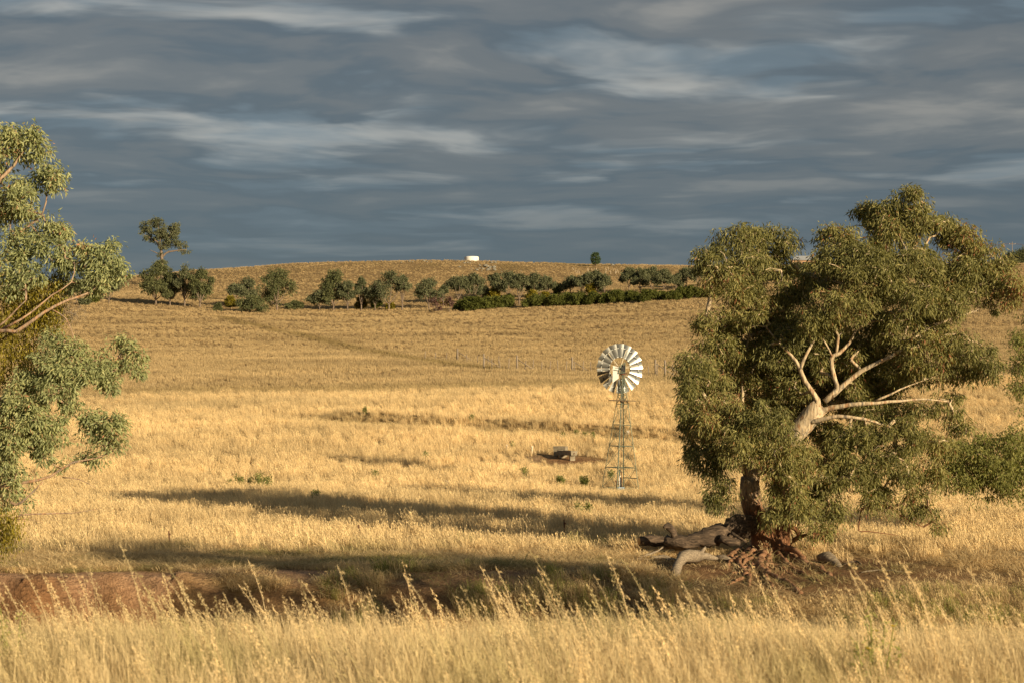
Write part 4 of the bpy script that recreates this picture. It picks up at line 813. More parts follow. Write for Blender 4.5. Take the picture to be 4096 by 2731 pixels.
for q_, (u, v, w, h) in enumerate(((2155 - 4, 1228, 84, 44), (2222, 1225, 74, 46), (2268, 1222, 60, 46), (2320, 1221, 72, 46), (2372, 1219, 60, 46), (2420, 1217, 48, 40), (2465, 1214, 56, 52), (2521, 1208, 66, 42), (2592, 1207, 76, 44), (2648, 1203, 46, 36), (2690, 1202, 54, 38), (2722, 1198, 50, 46), (2760, 1197, 56, 52), (2814, 1192, 60, 38), (2862, 1188, 50, 40),
                   (1846, 1240, 54, 36), (1880, 1242, 46, 38), (1907, 1241, 76, 50), (1975, 1236, 70, 48), (2022, 1234, 60, 50))):
    far_tree('bush', u, v, w, h, f'{ORD[q_]} dense green rounded shrub of the long hedge, counting towards the red gum' if q_ < 15 else f'{ORD[q_ - 15]} dense green rounded shrub counting on from the purple dying shrub', 'hedge_shrub', HG)
OLV = 'yellow-olive mistletoe-covered saplings among the gums'; ol = 'small yellowish olive sapling among the hillside gums'
for q_, (u, v, w, h) in enumerate(sorted(((922, 1242, 34, 60), (1446, 1238, 34, 56), (1503, 1236, 28, 40), (1978, 1200, 34, 50), (1980, 1228, 32, 46), (2235, 1178, 28, 44), (2130, 1200, 36, 36), (2180, 1202, 30, 32), (2366, 1180, 30, 42), (1878, 1228, 32, 40), (2037, 1215, 26, 36), (372, 1214, 36, 32), (1773, 1225, 22, 26), (1562, 1240, 24, 24)))):
    far_tree('bush', u, v, w, h, f'{ORD[q_]} small yellowish olive sapling along the tree line, counting from the mistletoe gum', 'mistletoe_sapling', OLV, 'olive_leaf' if q_ % 3 else 'hedge_leaf')
far_tree('bush', 1012, 1250, 92, 64, 'dark spreading bush below the grey gum', 'dark_bush', None, 'far_green')
far_tree('bush', 1180, 1238, 58, 30, 'low flat bush beside the big oval gum', 'low_bush', None, 'far_green')
far_tree('bush', 872, 1245, 20, 30, 'tiny green sapling on the open slope', 'small_sapling', None, 'far_green')
far_tree('bush', 338, 1222, 28, 24, 'small grey-green bush under the mistletoe gum', 'small_bush', None, 'far_leaf')
far_tree('bare', 1744, 1250, 56, 64, 'purple-brown dying shrub in front of the gums', 'dying_shrub')
far_tree('bare', 1797, 1248, 40, 66, 'bare purplish twiggy shrub beside the dying shrub', 'bare_shrub')
# tall lone tree behind the left end of the tree line
def lone_tree():
    b = on(648, 520); Y = 520
    leafy_tree('tall_lone_gum', 'tall lone gum with a leaning bare trunk rising above the skyline', b, Y,
        [(630, 890, 26, 16, 0), (600, 905, 32, 22, 0), (580, 935, 20, 18, 0), (660, 930, 40, 26, 0), (700, 915, 24, 20, 0), (690, 950, 28, 18, 0), (635, 950, 34, 26, 0), (690, 975, 30, 16, 0), (725, 980, 22, 14, 0), (740, 1002, 16, 8, 0), (660, 985, 24, 14, 0), (590, 950, 18, 12, 0), (640, 1060, 30, 20, 0), (660, 1075, 22, 18, 0), (640, 1018, 10, 10, 0, .6)],
        [[(648, 1170, 0, .62), (648, 1080, 0, .55), (647, 1030, 0, .46), (643, 1000, 0, .4), (630, 970, 0, .25), (605, 955, 0, .18), (578, 940, 0, .1)], [(643, 1002, 0, .4), (660, 975, 0, .3), (680, 945, 0, .25), (695, 920, 0, .15)], [(648, 1030, 0, .35), (670, 1010, 0, .28), (715, 1002, 0, .2), (745, 1000, 0, .1)], [(648, 1035, 0, .2), (630, 1015, 0, .15), (598, 1000, 0, .06)], [(640, 985, 0, .3), (640, 940, 0, .2), (630, 890, 0, .1)]],
        M['far_leaf'], M['far_bark'], 1.7, 0.85, 40, 0.62, 0.24, twig=0.03)
lone_tree()
def conifer():
    b = ground_at(2382, 1068); k = b[1] / F; root = empty('lone_conifer', b, 'small dark conifer standing alone on the ridge', 'tree'); Hm = 56 * k
    big = MB(); big.tube([(0, 0, -.2), (.1, 0, Hm * .5), (0, 0, Hm * .95)], [.22, .14, .03], 8); big.build('trunk', M['far_bark'], root)
    C = []; R = []
    for i in range(70):
        z = rng.uniform(.2, .97); rr = (0.42 * (1 - abs(z - 0.55) * 1.3)) * Hm * .95 * rng.uniform(.6, 1.0); a = rng.uniform(0, 2 * np.pi); C.append((rr * math.cos(a), rr * math.sin(a), z * Hm)); R.append(.36)
    mb = MB(); leaves(mb, np.array(C), np.array(R), 40, .42, .13, -.1, .5); mb.build('crown', M['pine_leaf'], root, smooth=False)
conifer()

# ------------------------------------------------------------------ windmill
def windmill():
    g = ground_at(2480, 1957); g = on(2480, 95.0); root = empty('windmill', g, 'farm windmill with silver fan wheel on a green steel lattice tower', 'windmill'); root.rotation_euler = (0, math.radians(1.45), 0)
    HT = 6.41; hd = lambda z: 1.05 + (0.095 - 1.05) * z / HT
    ang = [math.radians(a) for a in (166, -104, -14, 76)]
    cor = lambda i, z: np.array([hd(z) * math.cos(ang[i % 4]), hd(z) * math.sin(ang[i % 4]), z])
    def part(nm, mat, fn, parent=root, smooth=False):
        m = MB(); fn(m); return m.build(nm, M[mat], parent, smooth=smooth)
    for i in range(4):
        def leg(m, i=i):
            for off in (0, 1):      # angle iron: two flanges
                t = np.array([-math.sin(ang[i]), math.cos(ang[i]), 0]); n_ = np.array([math.cos(ang[i]), math.sin(ang[i]), 0])
                dirn = (-n_ + t) / 1.414 if off else (-n_ - t) / 1.414
                a, b = cor(i, -0.15), cor(i, HT); w = dirn * 0.034; th = (t if off else -t) * 0.007 + n_ * 0.007
                m.add([a, a + w, a + w + th, a + th, b, b + w, b + w + th, b + th], [[0, 1, 5, 4], [1, 2, 6, 5], [2, 3, 7, 6], [3, 0, 4, 7], [0, 3, 2, 1], [4, 5, 6, 7]])
        part('leg', 'green_steel', leg)
    Z = [0.06, 1.2, 2.39, 3.57, 4.73, 5.21, 5.55, 6.1]
    for z in Z:
        for i in range(4): part('girt', 'green_steel', lambda m, i=i, z=z: m.bar(cor(i, z), cor(i + 1, z), 0.021 if z < 4.8 else 0.016))
    part('girt', 'green_steel', lambda m: m.bar(cor(2, .62), cor(3, .62) * .9 + cor(1, .62) * .1, 0.022))
    for z0, z1 in zip(Z[:-1], Z[1:]):
        for i in range(4):
            for a, b in ((0, 1), (1, 0)): part('brace', 'green_steel', lambda m, i=i, z0=z0, z1=z1, a=a, b=b: m.bar(cor(i + a, z0), cor(i + b, z1), 0.0105 if z0 < 4.7 else .013))
    for k in range(5):      # platform planks
        part('platform_plank', 'plank', lambda m, k=k: m.box((0.02 * (k % 2), -0.42 + 0.21 * k, 4.92 + 0.004 * (k % 3)), (1.36 + 0.12 * (k % 2), 0.17, 0.035)))
    part('platform_plank', 'plank', lambda m: m.box((0, 0.02, 4.88), (.16, 1.1, .05)))
    part('ladder', 'green_steel', lambda m: [m.bar(cor(3, z) * .97 + cor(2, z) * .02, cor(3, z) + (cor(2, z) - cor(3, z)) / np.linalg.norm(cor(2, z) - cor(3, z)) * .2, .009) for z in np.arange(.3, 6, .26)])
    part('pump_rod', 'rust', lambda m: m.tube([(0, 0, .9), (0, 0, 3), (0, 0, 6.5)], .014, 6))
    # head
    hub = np.array([-0.16, 0.45, 6.71]); ax = np.array([-0.335, 0.942, 0])
    part('gearbox', 'black', lambda m: (m.box((0.0, 0.02, 6.66), (.24, .34, .30)), m.tube([(0, 0, 6.38), (0, 0, 6.56)], [.11, .09], 10), m.tube([(-.02, .05, 6.75), (-.02, .05, 6.92)], [.10, .04], 8)))
    part('head_frame', 'green_steel', lambda m: [m.bar(p, q, .026) for p, q in (((.10, -.12, 6.45), (.10, -.12, 7.02)), ((.10, -.12, 7.02), (-.22, -.42, 6.80)), ((.10, -.12, 6.5), (-.3, -.52, 6.42)), ((-.22, -.42, 6.8), (-.3, -.52, 6.42)))])
    part('turntable', 'rust', lambda m: (m.tube([(0, 0, 6.36), (0, 0, 6.42)], .17, 14), m.bar((-.2, 0, 6.43), (.26, -.05, 6.45), .02)))
    # tail vane folded towards the viewer
    td = np.array([-.55, -.835, 0])
    def vane(m):
        s = np.linspace(0.42, 1.10, 17); f = (s - .42) / .68
        for side in (0, 1):
            off = np.cross(td, [0, 0, 1]) * ((0.018 * (np.arange(17) % 4 == 0))[:, None] + (0.006 if side else 0))
            top = td * s[:, None] + np.stack([0 * s, 0 * s, 6.76 + .07 * f + .0 * s], -1) + off; bot = td * s[:, None] + np.stack([0 * s, 0 * s, 6.17 - .28 * f], -1) + off
            V = np.vstack([top, bot]); m.add(V, [[k, k + 1, 18 + k, 17 + k] for k in range(16)])
    part('tail_vane', 'vane', vane)
    part('tail_arm', 'green_steel', lambda m: (m.bar((0, -.1, 6.55), td * 1.1 + np.array([0, 0, 6.6]) + np.array([.03, 0, 0]), .018), m.bar((0, -.1, 6.75), td * .9 + np.array([.03, 0, 6.72]), .014)))
    # wheel
    wheel = bpy.data.objects.new('wheel', None); COL.objects.link(wheel); wheel.parent = root; wheel.location = hub; wheel.rotation_euler = (0, 0, math.atan2(-ax[0], ax[1]))
    R = 1.385
    def ring(m, r, y): th = np.linspace(0, 2 * np.pi, 73); m.tube(np.stack([r * np.cos(th), 0 * th + y, r * np.sin(th)], -1), .011, 5, False)
    part('wheel_ring', 'galv', lambda m: ring(m, R * .82, -.05), wheel); part('wheel_ring', 'galv', lambda m: ring(m, R * .47, -.05), wheel)
    part('hub', 'black', lambda m: m.tube([(0, -.42, 0), (0, -.2, 0), (0, .1, 0)], [.05, .07, .07], 10), wheel)
    for k in range(6):
        a = math.radians(11 + 60 * k); e = np.array([math.cos(a), 0, math.sin(a)]); p_ = np.array([-math.sin(a), 0, math.cos(a)])
        part('spoke', 'cream', lambda m: [m.bar(e * .07 + p_ * sg * .05 + np.array([0, yy, 0]), e * R * .82 + p_ * sg * .012 + np.array([0, -.05, 0]), .0135) for sg, yy in ((1, -.16), (-1, .08))], wheel)
    bm = MB(); nu, nv = 7, 9; V = []
    for i in range(nv):
        f = i / (nv - 1); r = R * (.445 + .555 * f); w = R * (.20 + .115 * f); pit = math.radians(27 - 8 * f)
        for j in range(nu):
            s = j / (nu - 1) * 2 - 1; xx = s * w / 2; cam_ = 0.07 * w * (1 - s * s)
            V.append((r, xx * math.sin(pit) - cam_ * math.cos(pit), xx * math.cos(pit) + cam_ * math.sin(pit)))
    V = np.array(V); Q = [[i * nu + j, i * nu + j + 1, (i + 1) * nu + j + 1, (i + 1) * nu + j] for i in range(nv - 1) for j in range(nu - 1)]
    nrm = np.array([0, .004, 0]); bm.add(V, Q); bm.add(V + nrm, Q); me = bm.mesh('blade')
    br = MB()
    for rr_ in (.47, .82): br.box((R * rr_, -.035, .03), (.025, .07, .11))
    brm = br.mesh('blade_bracket', False); brm.materials.append(M['black']); me.materials.append(M['galv'])
    for k in range(18):
        o = bpy.data.objects.new('blade', me); COL.objects.link(o); o.parent = wheel; o.rotation_euler = (0, -math.radians(10 + 20 * k), 0)
        o2 = bpy.data.objects.new('blade_bracket', brm); COL.objects.link(o2); o2.parent = wheel; o2.rotation_euler = (0, -math.radians(10 + 20 * k), 0)
    # pump head at the foot, a thing of its own
    pr = empty('pump_head', g + np.array([0.02, -.25, 0]), 'hand-sized pump head on a pale blue block under the windmill tower', 'pump')
    part('base_block', 'blue', lambda m: (m.box((0, 0, .0), (.36, .34, .24)), m.box((-.12, -.176, .02), (.015, .012, .2)), m.box((.1, -.176, .02), (.015, .012, .2))), pr)
    part('pump_barrel', 'black', lambda m: m.tube([(-.03, 0, .12), (-.03, 0, .62), (-.03, 0, .64)], [.05, .05, .03], 10), pr, True)
    part('pipe', 'white', lambda m: (m.tube([(-.09, -.06, .1), (-.09, -.06, .7)], .022, 8), m.tube([(-.09, -.06, .68), (-.02, -.03, .74)], .03, 8)), pr, True)
    part('pipe', 'rust', lambda m: m.tube([(.05, -.02, .1), (.05, -.02, .8), (0.02, 0.05, 1.0)], .022, 8), pr, True)
    part('outlet', 'rust', lambda m: (m.tube([(-.24, -.02, -.1), (-.24, -.02, .32), (-.28, -.02, .46)], .028, 8), m.tube([(-.24, -.02, .28), (-.06, 0, .26)], .022, 8), m.box((-.28, -.02, .45), (.06, .06, .1))), pr, True)
    part('pump_post', 'green_steel', lambda m: m.box((-.07, .08, .55), (.09, .07, 1.05)), pr)
windmill()

# ------------------------------------------------------------------ water troughs, stumps, pickets
def trough():
    def tr(name, label, p, L, Wd, D, zb, rz, blocks):
        root = empty(name, p, label, 'trough', None, rz); m = MB(); hw, hl_ = Wd / 2, L / 2; t = .05; bw = .8
        def ringv(sx, sy, z): return [(-sx, -sy, z), (sx, -sy, z), (sx, sy, z), (-sx, sy, z)]
        V = ringv(hl_ * .94, hw * bw, zb) + ringv(hl_, hw, zb + D) + ringv(hl_ - t, hw - t, zb + D) + ringv(hl_ * .9, hw * bw - t, zb + .06)
        Q = [[3, 2, 1, 0]] + [[a * 4 + i, a * 4 + (i + 1) % 4, (a + 1) * 4 + (i + 1) % 4, (a + 1) * 4 + i] for a in range(3) for i in range(4)] + [[12, 13, 14, 15]]
        m.add(V, Q); m.build('basin', M['concrete'], root, smooth=False)
        pl = MB(); pl.tube([(hl_ * .96, 0, zb + D * .45), (hl_ + .02, 0, zb + D * .45)], .035, 10); pl.build('drain_plug', M['rust'], root)
        for sx in blocks:
            b = MB(); b.box((sx * hl_ * .7, 0, zb / 2 - .06), (.16, Wd * .7, zb + .12)); b.build('support_block', M['concrete'], root, smooth=False)
    p = TROUGH
    tr('water_trough', 'long concrete cattle trough on two blocks with a drain plug', p + np.array([.12, 0, .0]), 2.3, .50, .30, .26, math.radians(-68), (-1, 1))
    tr('trough_tank', 'small square concrete float box standing behind the cattle trough', p + np.array([-.28, 1.5, 0]), .85, .62, .62, .2, math.radians(-20), (-1, 1))
trough()
for (u0, v0, u1, v1, r, mt, lab, nm) in (
    (1762, 1958, 1764, 1934, .085, 'rust', 'short rusty hollow stump post in the golden paddock', 'stump_post'), (1784, 1952, 1790, 1922, .075, 'post', 'grey leaning timber post with a bracket beside the rusty stump', 'leaning_post'),
    (2027, 1806, 2027, 1778, .07, 'stake', 'pale squared timber post left of the cattle trough, farther one', 'timber_post'), (2127, 1812, 2129, 1783, .07, 'stake', 'pale squared timber post left of the cattle trough, nearer one', 'timber_post')):
    b = ground_at(u0, v0); t = at(u1, v1, b[1]); d = t - b; root = empty(nm, b, lab, 'post')
    m = MB(); m.tube([(0, 0, -.3), d * .5, d * .97, d], [r, r, r * .95, r * .8], 8, True, .05); m.build('shaft', M[mt], root)
    c = MB(); c.box(d + np.array([-.06 if 'grey' in lab else 0, 0, 0.0]), (.2 if 'grey' in lab else r * 1.9, .1, .06)); c.build('cap', M[mt], root, smooth=False)
for (u0, v0, u1, v1, lab) in ((684, 2190, 675, 2122, 'thin rusty steel picket leaning left in the grass above the red bank'), (1436, 2172, 1435, 2097, 'thin upright rusty steel picket in the middle of the grass'), (2262, 2162, 2256, 2076, 'thin rusty steel picket near the fallen log')):
    b = ground_at(u0, v0, 52); t = at(u1, v1, b[1]); d = t - b; root = empty('steel_picket', b, lab, 'post')
    m = MB(); zz = np.array([0, 0, -.4])
    for a in (90, 210, 330):
        o_ = np.array([math.cos(math.radians(a)), math.sin(math.radians(a)), 0]) * .028; s_ = np.cross([0, 0, 1], o_) * .2
        m.add([zz - s_, zz + s_, zz + o_ + s_, zz + o_ - s_, d - s_, d + s_, d + o_ + s_, d + o_ - s_], [[0, 1, 5, 4], [1, 2, 6, 5], [2, 3, 7, 6], [3, 0, 4, 7], [4, 5, 6, 7]])
    m.build('stem', M['rust'], root, smooth=False)
    c = MB(); c.box(d * .82 + np.array([.03, -.02, 0]), (.05, .05, .05)); c.build('wire_clip', M['rust'], root, smooth=False)
b = ground_at(2512, 1735); o = empty('marker_box', b, 'small white marker box on the contour bank behind the windmill', 'box')
m = MB(); m.box((0, 0, .06), (.2, .16, .34)); m.build('body', M['white'], o, smooth=False); m = MB(); m.box((0, 0, .24), (.22, .18, .025)); m.build('lid', M['white'], o, smooth=False)

# ------------------------------------------------------------------ fences on the hill
def fence(name, label, line, step, hgt, strain):
    p0 = ground_at(*line[0]); root = empty(name, p0, label, 'fence'); us = [l[0] for l in line]; vs = [l[1] for l in line]
    m = MB(); m.tube([(0, 0, -.3), (0, 0, hgt * .6), (0, 0, hgt)], [.06, .055, .05], 6); pm = m.mesh('post'); pm.materials.append(M['post']); tops = []
    for k, u in enumerate(np.arange(us[0], us[-1], step)):
        g = ground_at(u, float(np.interp(u, us, vs))); o = bpy.data.objects.new('post', pm); COL.objects.link(o); o.parent = root; o.location = tuple(g - p0)
        sc = rng.uniform(.85, 1.15); o.scale = (1, 1, sc); o.rotation_euler = (rng.normal(0, .05), rng.normal(0, .05), 0); tops.append(g - p0)
    for u in strain:
        g = ground_at(u, float(np.interp(u, us, vs))) - p0; m = MB(); m.tube([g + (0, 0, -.3), g + (0, 0, hgt * 1.45)], .10, 8); m.build('strainer_post', M['post'], root)
        m = MB(); m.bar(g + (0, 0, hgt * 1.1), g + np.array([2.0, -.4, .1]), .05, 6); m.build('stay', M['post'], root)
    for f in (.45, .9):
        m = MB(); m.tube([t + np.array([0, 0, hgt * f]) for t in tops], .008, 3, False); m.build('wire', M['rust'], root)
fence('paddock_fence', 'wire fence with grey posts crossing below the hill paddock', [(1935, 1474), (2000, 1480), (2100, 1482), (2230, 1487), (2360, 1491), (2600, 1502), (2700, 1512), (3600, 1520), (4200, 1516)], 33, 1.25, (1935, 2068, 2289, 2622, 2660))
fence('gully_fence', 'broken line of leaning posts along the gully behind the paddock fence', [(1700, 1440), (1830, 1446), (1920, 1458), (2060, 1466)], 42, 1.2, (1830,))

# ------------------------------------------------------------------ ridge: tank, boulders, stakes, house, pole
def tank():
    c = at(1886, 1053, 603.0); c[2] = min(c[2], float(H(c[0], 603)) + .1); root = empty('water_tank', c, 'white round concrete water tank on the ridge', 'tank'); k = 603 / F
    r = 29 * k; h = 25 * k; m = MB(); th = 40
    def lathe(pr): 
        a = np.linspace(0, 2 * np.pi, th, endpoint=False); V = np.vstack([np.stack([p[0] * np.cos(a), p[0] * np.sin(a), 0 * a + p[1]], -1) for p in pr])
        return V, [[i * th + j, i * th + (j + 1) % th, (i + 1) * th + (j + 1) % th, (i + 1) * th + j] for i in range(len(pr) - 1) for j in range(th)]
    m.add(*lathe([(r * .98, -.6), (r, h * .1), (r * 1.0, h * .8), (r * .985, h * .95), (r * .95, h)])); m.build('wall', M['tank'], root)
    m = MB(); m.add(*lathe([(r * .96, h * .985), (r * .5, h * 1.03), (.01, h * 1.05)])); m.build('roof', M['tank'], root)
    m = MB(); m.tube([(r * .98, -.2, h * .92), (r * 1.12, -.3, h * .5), (r * 1.3, -.4, -.1)], .05, 6); m.tube([(r * 1.32, -.4, -.3), (r * 1.32, -.4, h * .42)], .05, 6); m.build('overflow_pipe', M['rust'], root)
tank()
rock_me = []
for k in range(5):
    g = np.random.default_rng(k + 60); m = MB(); nu, nv = 10, 7; V = []
    for i in range(nv):
        ph = math.pi * i / (nv - 1)
        for j in range(nu):
            a = 2 * math.pi * j / nu; V.append((math.sin(ph) * math.cos(a), math.sin(ph) * math.sin(a), math.cos(ph) * .65))
    V = np.array(V) * (1 + .42 * (np.array([vnoise(np.array([p[0] * 1.7 + k * 9]), np.array([p[1] * 1.7 + p[2] * 2.3]))[0] for p in V]) - .5))[:, None]
    m.add(V, [[i * nu + j, i * nu + (j + 1) % nu, (i + 1) * nu + (j + 1) % nu, (i + 1) * nu + j] for i in range(nv - 1) for j in range(nu)]); me = m.mesh('boulder', False); me.materials.append(M['rock']); rock_me.append(me)
for i in range(40):
    if i < 6: u, v = (1638, 1650, 1695, 1708, 1605, 1725)[i], (1049, 1050, 1048, 1050, 1053, 1051)[i]; s = rng.uniform(.5, 1.0)
    elif i < 12: u, v = (1858, 1870, 1880, 1980, 1966, 2450)[i - 6], (1055, 1054, 1056, 1054, 1055, 1063)[i - 6]; s = rng.uniform(.5, 1.0)
    elif i < 30: u, v = rng.normal(1950, 22), rng.normal(1072, 6); s = rng.uniform(.35, 1.2)
    else: u, v = rng.uniform(1820, 2160), rng.uniform(1068, 1090); s = rng.uniform(.3, .8)
    b = ground_at(u, v, 420)
    if b[1] > 680: b = on(u, 600)
    o = bpy.data.objects.new('boulder', rock_me[i % 5]); COL.objects.link(o); o.location = tuple(b + np.array([0, 0, s * .25])); s *= .62; o.scale = (s, s, s); o.rotation_euler = (rng.normal(0, .2), rng.normal(0, .2), rng.uniform(0, 6))
    if i < 6: tag(o, 'lichened boulder breaking the skyline well away from the tank', 'boulder', 'skyline boulders away from the tank')
    elif i < 12: tag(o, 'boulder on the ridge top beside the lone conifer' if i == 11 else ('boulder against the foot of the white tank' if i < 9 else 'boulder on the ridge top a little way off the tank pipe'), 'boulder', 'boulders on the ridge top')
    else: tag(o, 'grey boulder in the rocky outcrop below the tank', 'boulder', 'outcrop boulders below the tank')
m = MB(); m.tube([(0, 0, -.2), (0, 0, .9), (0, 0, 1.0)], [.07, .06, .05], 6); stm = m.mesh('stake', False); stm.materials.append(M['stake'])
for i in range(22):
    b = ground_at(rng.uniform(2285, 2475), rng.uniform(1082, 1104), 420); o = bpy.data.objects.new('stake', stm); COL.objects.link(o); o.location = tuple(b); o.rotation_euler = (rng.normal(0, .1), rng.normal(0, .25), 0); o.scale = (1, 1, rng.uniform(.7, 1.5))
    tag(o, 'pale wooden stake sticking up on the slope below the conifer', 'stake', 'pale stakes below the conifer')
def house():
    b = on(3225, 640); b[2] = at(3225, 1076, 640)[2]; root = empty('farmhouse', b, 'low farmhouse with grey iron roof glimpsed between the crowns of the red gum', 'house')
    m = MB(); m.box((0, 0, .9), (11, 7, 4)); m.build('wall', M['brick'], root, smooth=False)
    m = MB(); m.add([(-6, -4, 2.9), (6, -4, 2.9), (6, 4, 2.9), (-6, 4, 2.9), (-3.5, 0, 4.9), (3.5, 0, 4.9)], [[0, 1, 5, 4], [2, 3, 4, 5], [3, 2, 1, 0]], [[1, 2, 5], [3, 0, 4]]); m.build('roof', M['roof'], root, smooth=False)
    for x in (-3.5, -1, 3):
        m = MB(); m.box((x, -3.52, 1.7), (1.3, .12, 1.2)); m.build('window', M['pane'], root, smooth=False)
    m = MB(); m.box((1.1, -3.52, 1.2), (1.0, .12, 2.1)); m.build('door', M['plank'], root, smooth=False)
house()
def pole():
    b = on(4055, 650); k = 650 / F; h = 1085 - 968; root = empty('power_pole', b, 'thin power pole with crossarm on the skyline right of the red gum', 'pole'); hm = at(4055, 968, 650)[2] - b[2]
    m = MB(); m.tube([(0, 0, -1), (0, 0, hm)], [.16, .11], 8); m.build('mast', M['post'], root)
    m = MB(); m.box((0, 0, hm - .9), (2.4, .12, .12)); m.build('crossarm', M['post'], root, smooth=False)
    for sx in (-1.1, 1.1):
        m = MB(); m.tube([(sx, 0, hm - .82), (sx, 0, hm - .55)], .07, 6); m.build('insulator', M['white'], root)
        m = MB(); x = np.linspace(0, 1, 12); m.tube(np.stack([sx + x * 60, x * 20, hm - .6 - 1.6 * 4 * x * (1 - x)], -1), .03, 4, False); m.build('wire', M['rust'], root)
        m = MB(); m.tube(np.stack([sx - x * 60, x * 0, hm - .6 - 1.6 * 4 * x * (1 - x)], -1), .03, 4, False); m.build('wire', M['rust'], root)
pole()
for u, w, h in ((4090, 120, 70), (4180, 140, 90), (4290, 130, 80)): far_tree('round', u, 1085, w, h, 'dark gum on the far skyline beside the power pole', 'skyline_gum', 'dark gums on the far skyline', 'far_green', base=on(u, 630))

# ------------------------------------------------------------------ fallen timber round the red gum
def log(name, label, pts, mat, wob=.06, sides=12, stubs=(), cut=None, cat='log'):
    P = []
    for (u, v, Y, lift, r) in pts:
        if lift is None: p = at(u, v, Y)
        else:
            p = on(u, Y) if Y else ground_at(u, v, 44); p[2] += lift
        P.append((*p, r))
    base = np.array(P[0][:3]); C = catmull(P, .16); C[:, :3] -= base; root = empty(name, base, label, cat)
    m = MB(); C[:, :3] += rng.normal(0, .012, (len(C), 3)); m.tube(C[:, :3], C[:, 3] * (1 + .08 * np.sin(np.arange(len(C)) * .9) + .05 * rng.normal(size=len(C))), sides, True, wob); m.build('stem', M[mat], root)
    for st in stubs:
        Q = catmull([(*(at(u, v, Y) - base), r) for u, v, Y, r in st], .1); m = MB(); m.tube(Q[:, :3], Q[:, 3], 8, True, .1); m.build('broken_branch', M[mat], root)
    if cut is not None:
        m = MB(); p = C[0, :3]; d = p - C[2, :3]; d = d / np.linalg.norm(d); m.tube([p, p + d * .02], C[0, 3] * .93, 12); m.build('sawn_end', M['cutwood'], root)
    return root
log('hollow_log', 'large dark hollow fallen log lying against the foot of the red gum', [(2660, 2165, 58.5, None, .20), (2720, 2168, 58.3, None, .24), (2790, 2160, 58.3, None, .27), (2860, 2138, 58.4, None, .33), (2930, 2118, 58.6, None, .38), (2975, 2100, 58.9, None, .40), (3015, 2105, 59.1, None, .30)], 'dark_wood', .17, 16,
    stubs=[[(2700, 2160, 58.4, .15), (2693, 2125, 58.3, .13), (2672, 2102, 58.2, .12), (2655, 2108, 58.1, .05)], [(2960, 2090, 58.9, .2), (2980, 2072, 58.9, .12), (2988, 2060, 58.9, .05)], [(2925, 2130, 58.1, .06), (2960, 2150, 57.9, .05), (2985, 2165, 57.8, .04)], [(2880, 2150, 58.0, .14), (2920, 2165, 57.9, .14), (2960, 2170, 57.9, .1)]])
log('sawn_log', 'grey sawn log with an orange cut end lying beyond the hollow log', [(2556, 2163, 59.4, None, .17), (2600, 2160, 59.5, None, .185), (2650, 2162, 59.5, None, .17), (2700, 2168, 59.4, None, .13)], 'dark_wood', .05, 14, cut=True)
log('bent_dead_limb', 'grey dead limb bent like a knee reaching down the bank', [(2790, 2222, 56.6, None, .20), (2760, 2222, 56.3, None, .205), (2730, 2228, 56.0, None, .19), (2712, 2260, 55.6, None, .15), (2700, 2310, 55.0, None, .13), (2690, 2370, 54.4, None, .11), (2684, 2420, 53.9, None, .09)], 'dead', .05, 12,
    stubs=[[(2790, 2222, 56.6, .15), (2830, 2225, 56.7, .12), (2870, 2232, 56.9, .05)], [(2800, 2215, 56.6, .09), (2815, 2195, 56.7, .06), (2822, 2186, 56.8, .03)]])
log('arched_dead_limb', 'grey weathered limb arching down the bank from the big root', [(3280, 2232, 57.6, None, .13), (3310, 2225, 57.3, None, .17), (3345, 2250, 57.0, None, .15), (3370, 2295, 56.5, None, .12), (3395, 2345, 56.0, None, .09), (3410, 2390, 55.5, None, .06)], 'dead', .05, 12)
for i, (pts, lab) in enumerate((
    ([(2545, 2205, 57.5, .03, .03), (2600, 2185, 57.9, .12, .035), (2650, 2145, 58.4, .35, .025)], 'pale bent stick propped against the sawn log'),
    ([(2600, 2190, 57.6, .06, .05), (2650, 2188, 57.7, .1, .06), (2700, 2192, 57.6, .06, .04)], 'grey broken bough in the debris before the hollow log'),
    ([(2660, 2200, 57.4, .05, .03), (2720, 2196, 57.5, .08, .04), (2760, 2200, 57.5, .05, .02)], 'thin grey stick lying before the hollow log'),
    ([(2860, 2182, 57.8, .1, .09), (2890, 2185, 57.6, .14, .10), (2920, 2190, 57.5, .08, .05)], 'pale splintered slab of wood beside the roots'),
    ([(2520, 2215, 56.9, .02, .02), (2560, 2212, 57.0, .04, .02), (2610, 2216, 57.0, .03, .015)], 'thin pale twig on the bare ground left of the debris'),
    ([(2455, 2260, 55.8, .02, .03), (2490, 2275, 55.4, .05, .03), (2515, 2290, 55.0, .03, .02)], 'dark crooked stick on the grass left of the bent limb'),
    ([(3200, 2170, 60.5, .06, .07), (3240, 2168, 60.6, .08, .08), (3290, 2172, 60.5, .05, .06)], 'short dark log on the grass behind the big root'),
    ([(3370, 2280, 56.9, .03, .03), (3420, 2275, 57.0, .1, .03), (3440, 2300, 56.6, .06, .025), (3425, 2318, 56.3, .03, .02)], 'curly dark stick beside the arched limb'),
    ([(3140, 2210, 58.6, .35, .10), (3180, 2220, 58.2, .28, .09), (3215, 2245, 57.8, .12, .05)], 'orange barked broken bough over the big root'),
    ([(3440, 2330, 55.5, .02, .02), (3520, 2325, 55.8, .04, .02), (3600, 2335, 55.5, .02, .015)], 'long thin twig on the bare earth right of the gum'))):
    log('fallen_stick', lab, pts, 'dead' if i not in (5, 6, 7, 8) else ('dark_wood' if i != 8 else 'root'), .08, 7, cat='stick')

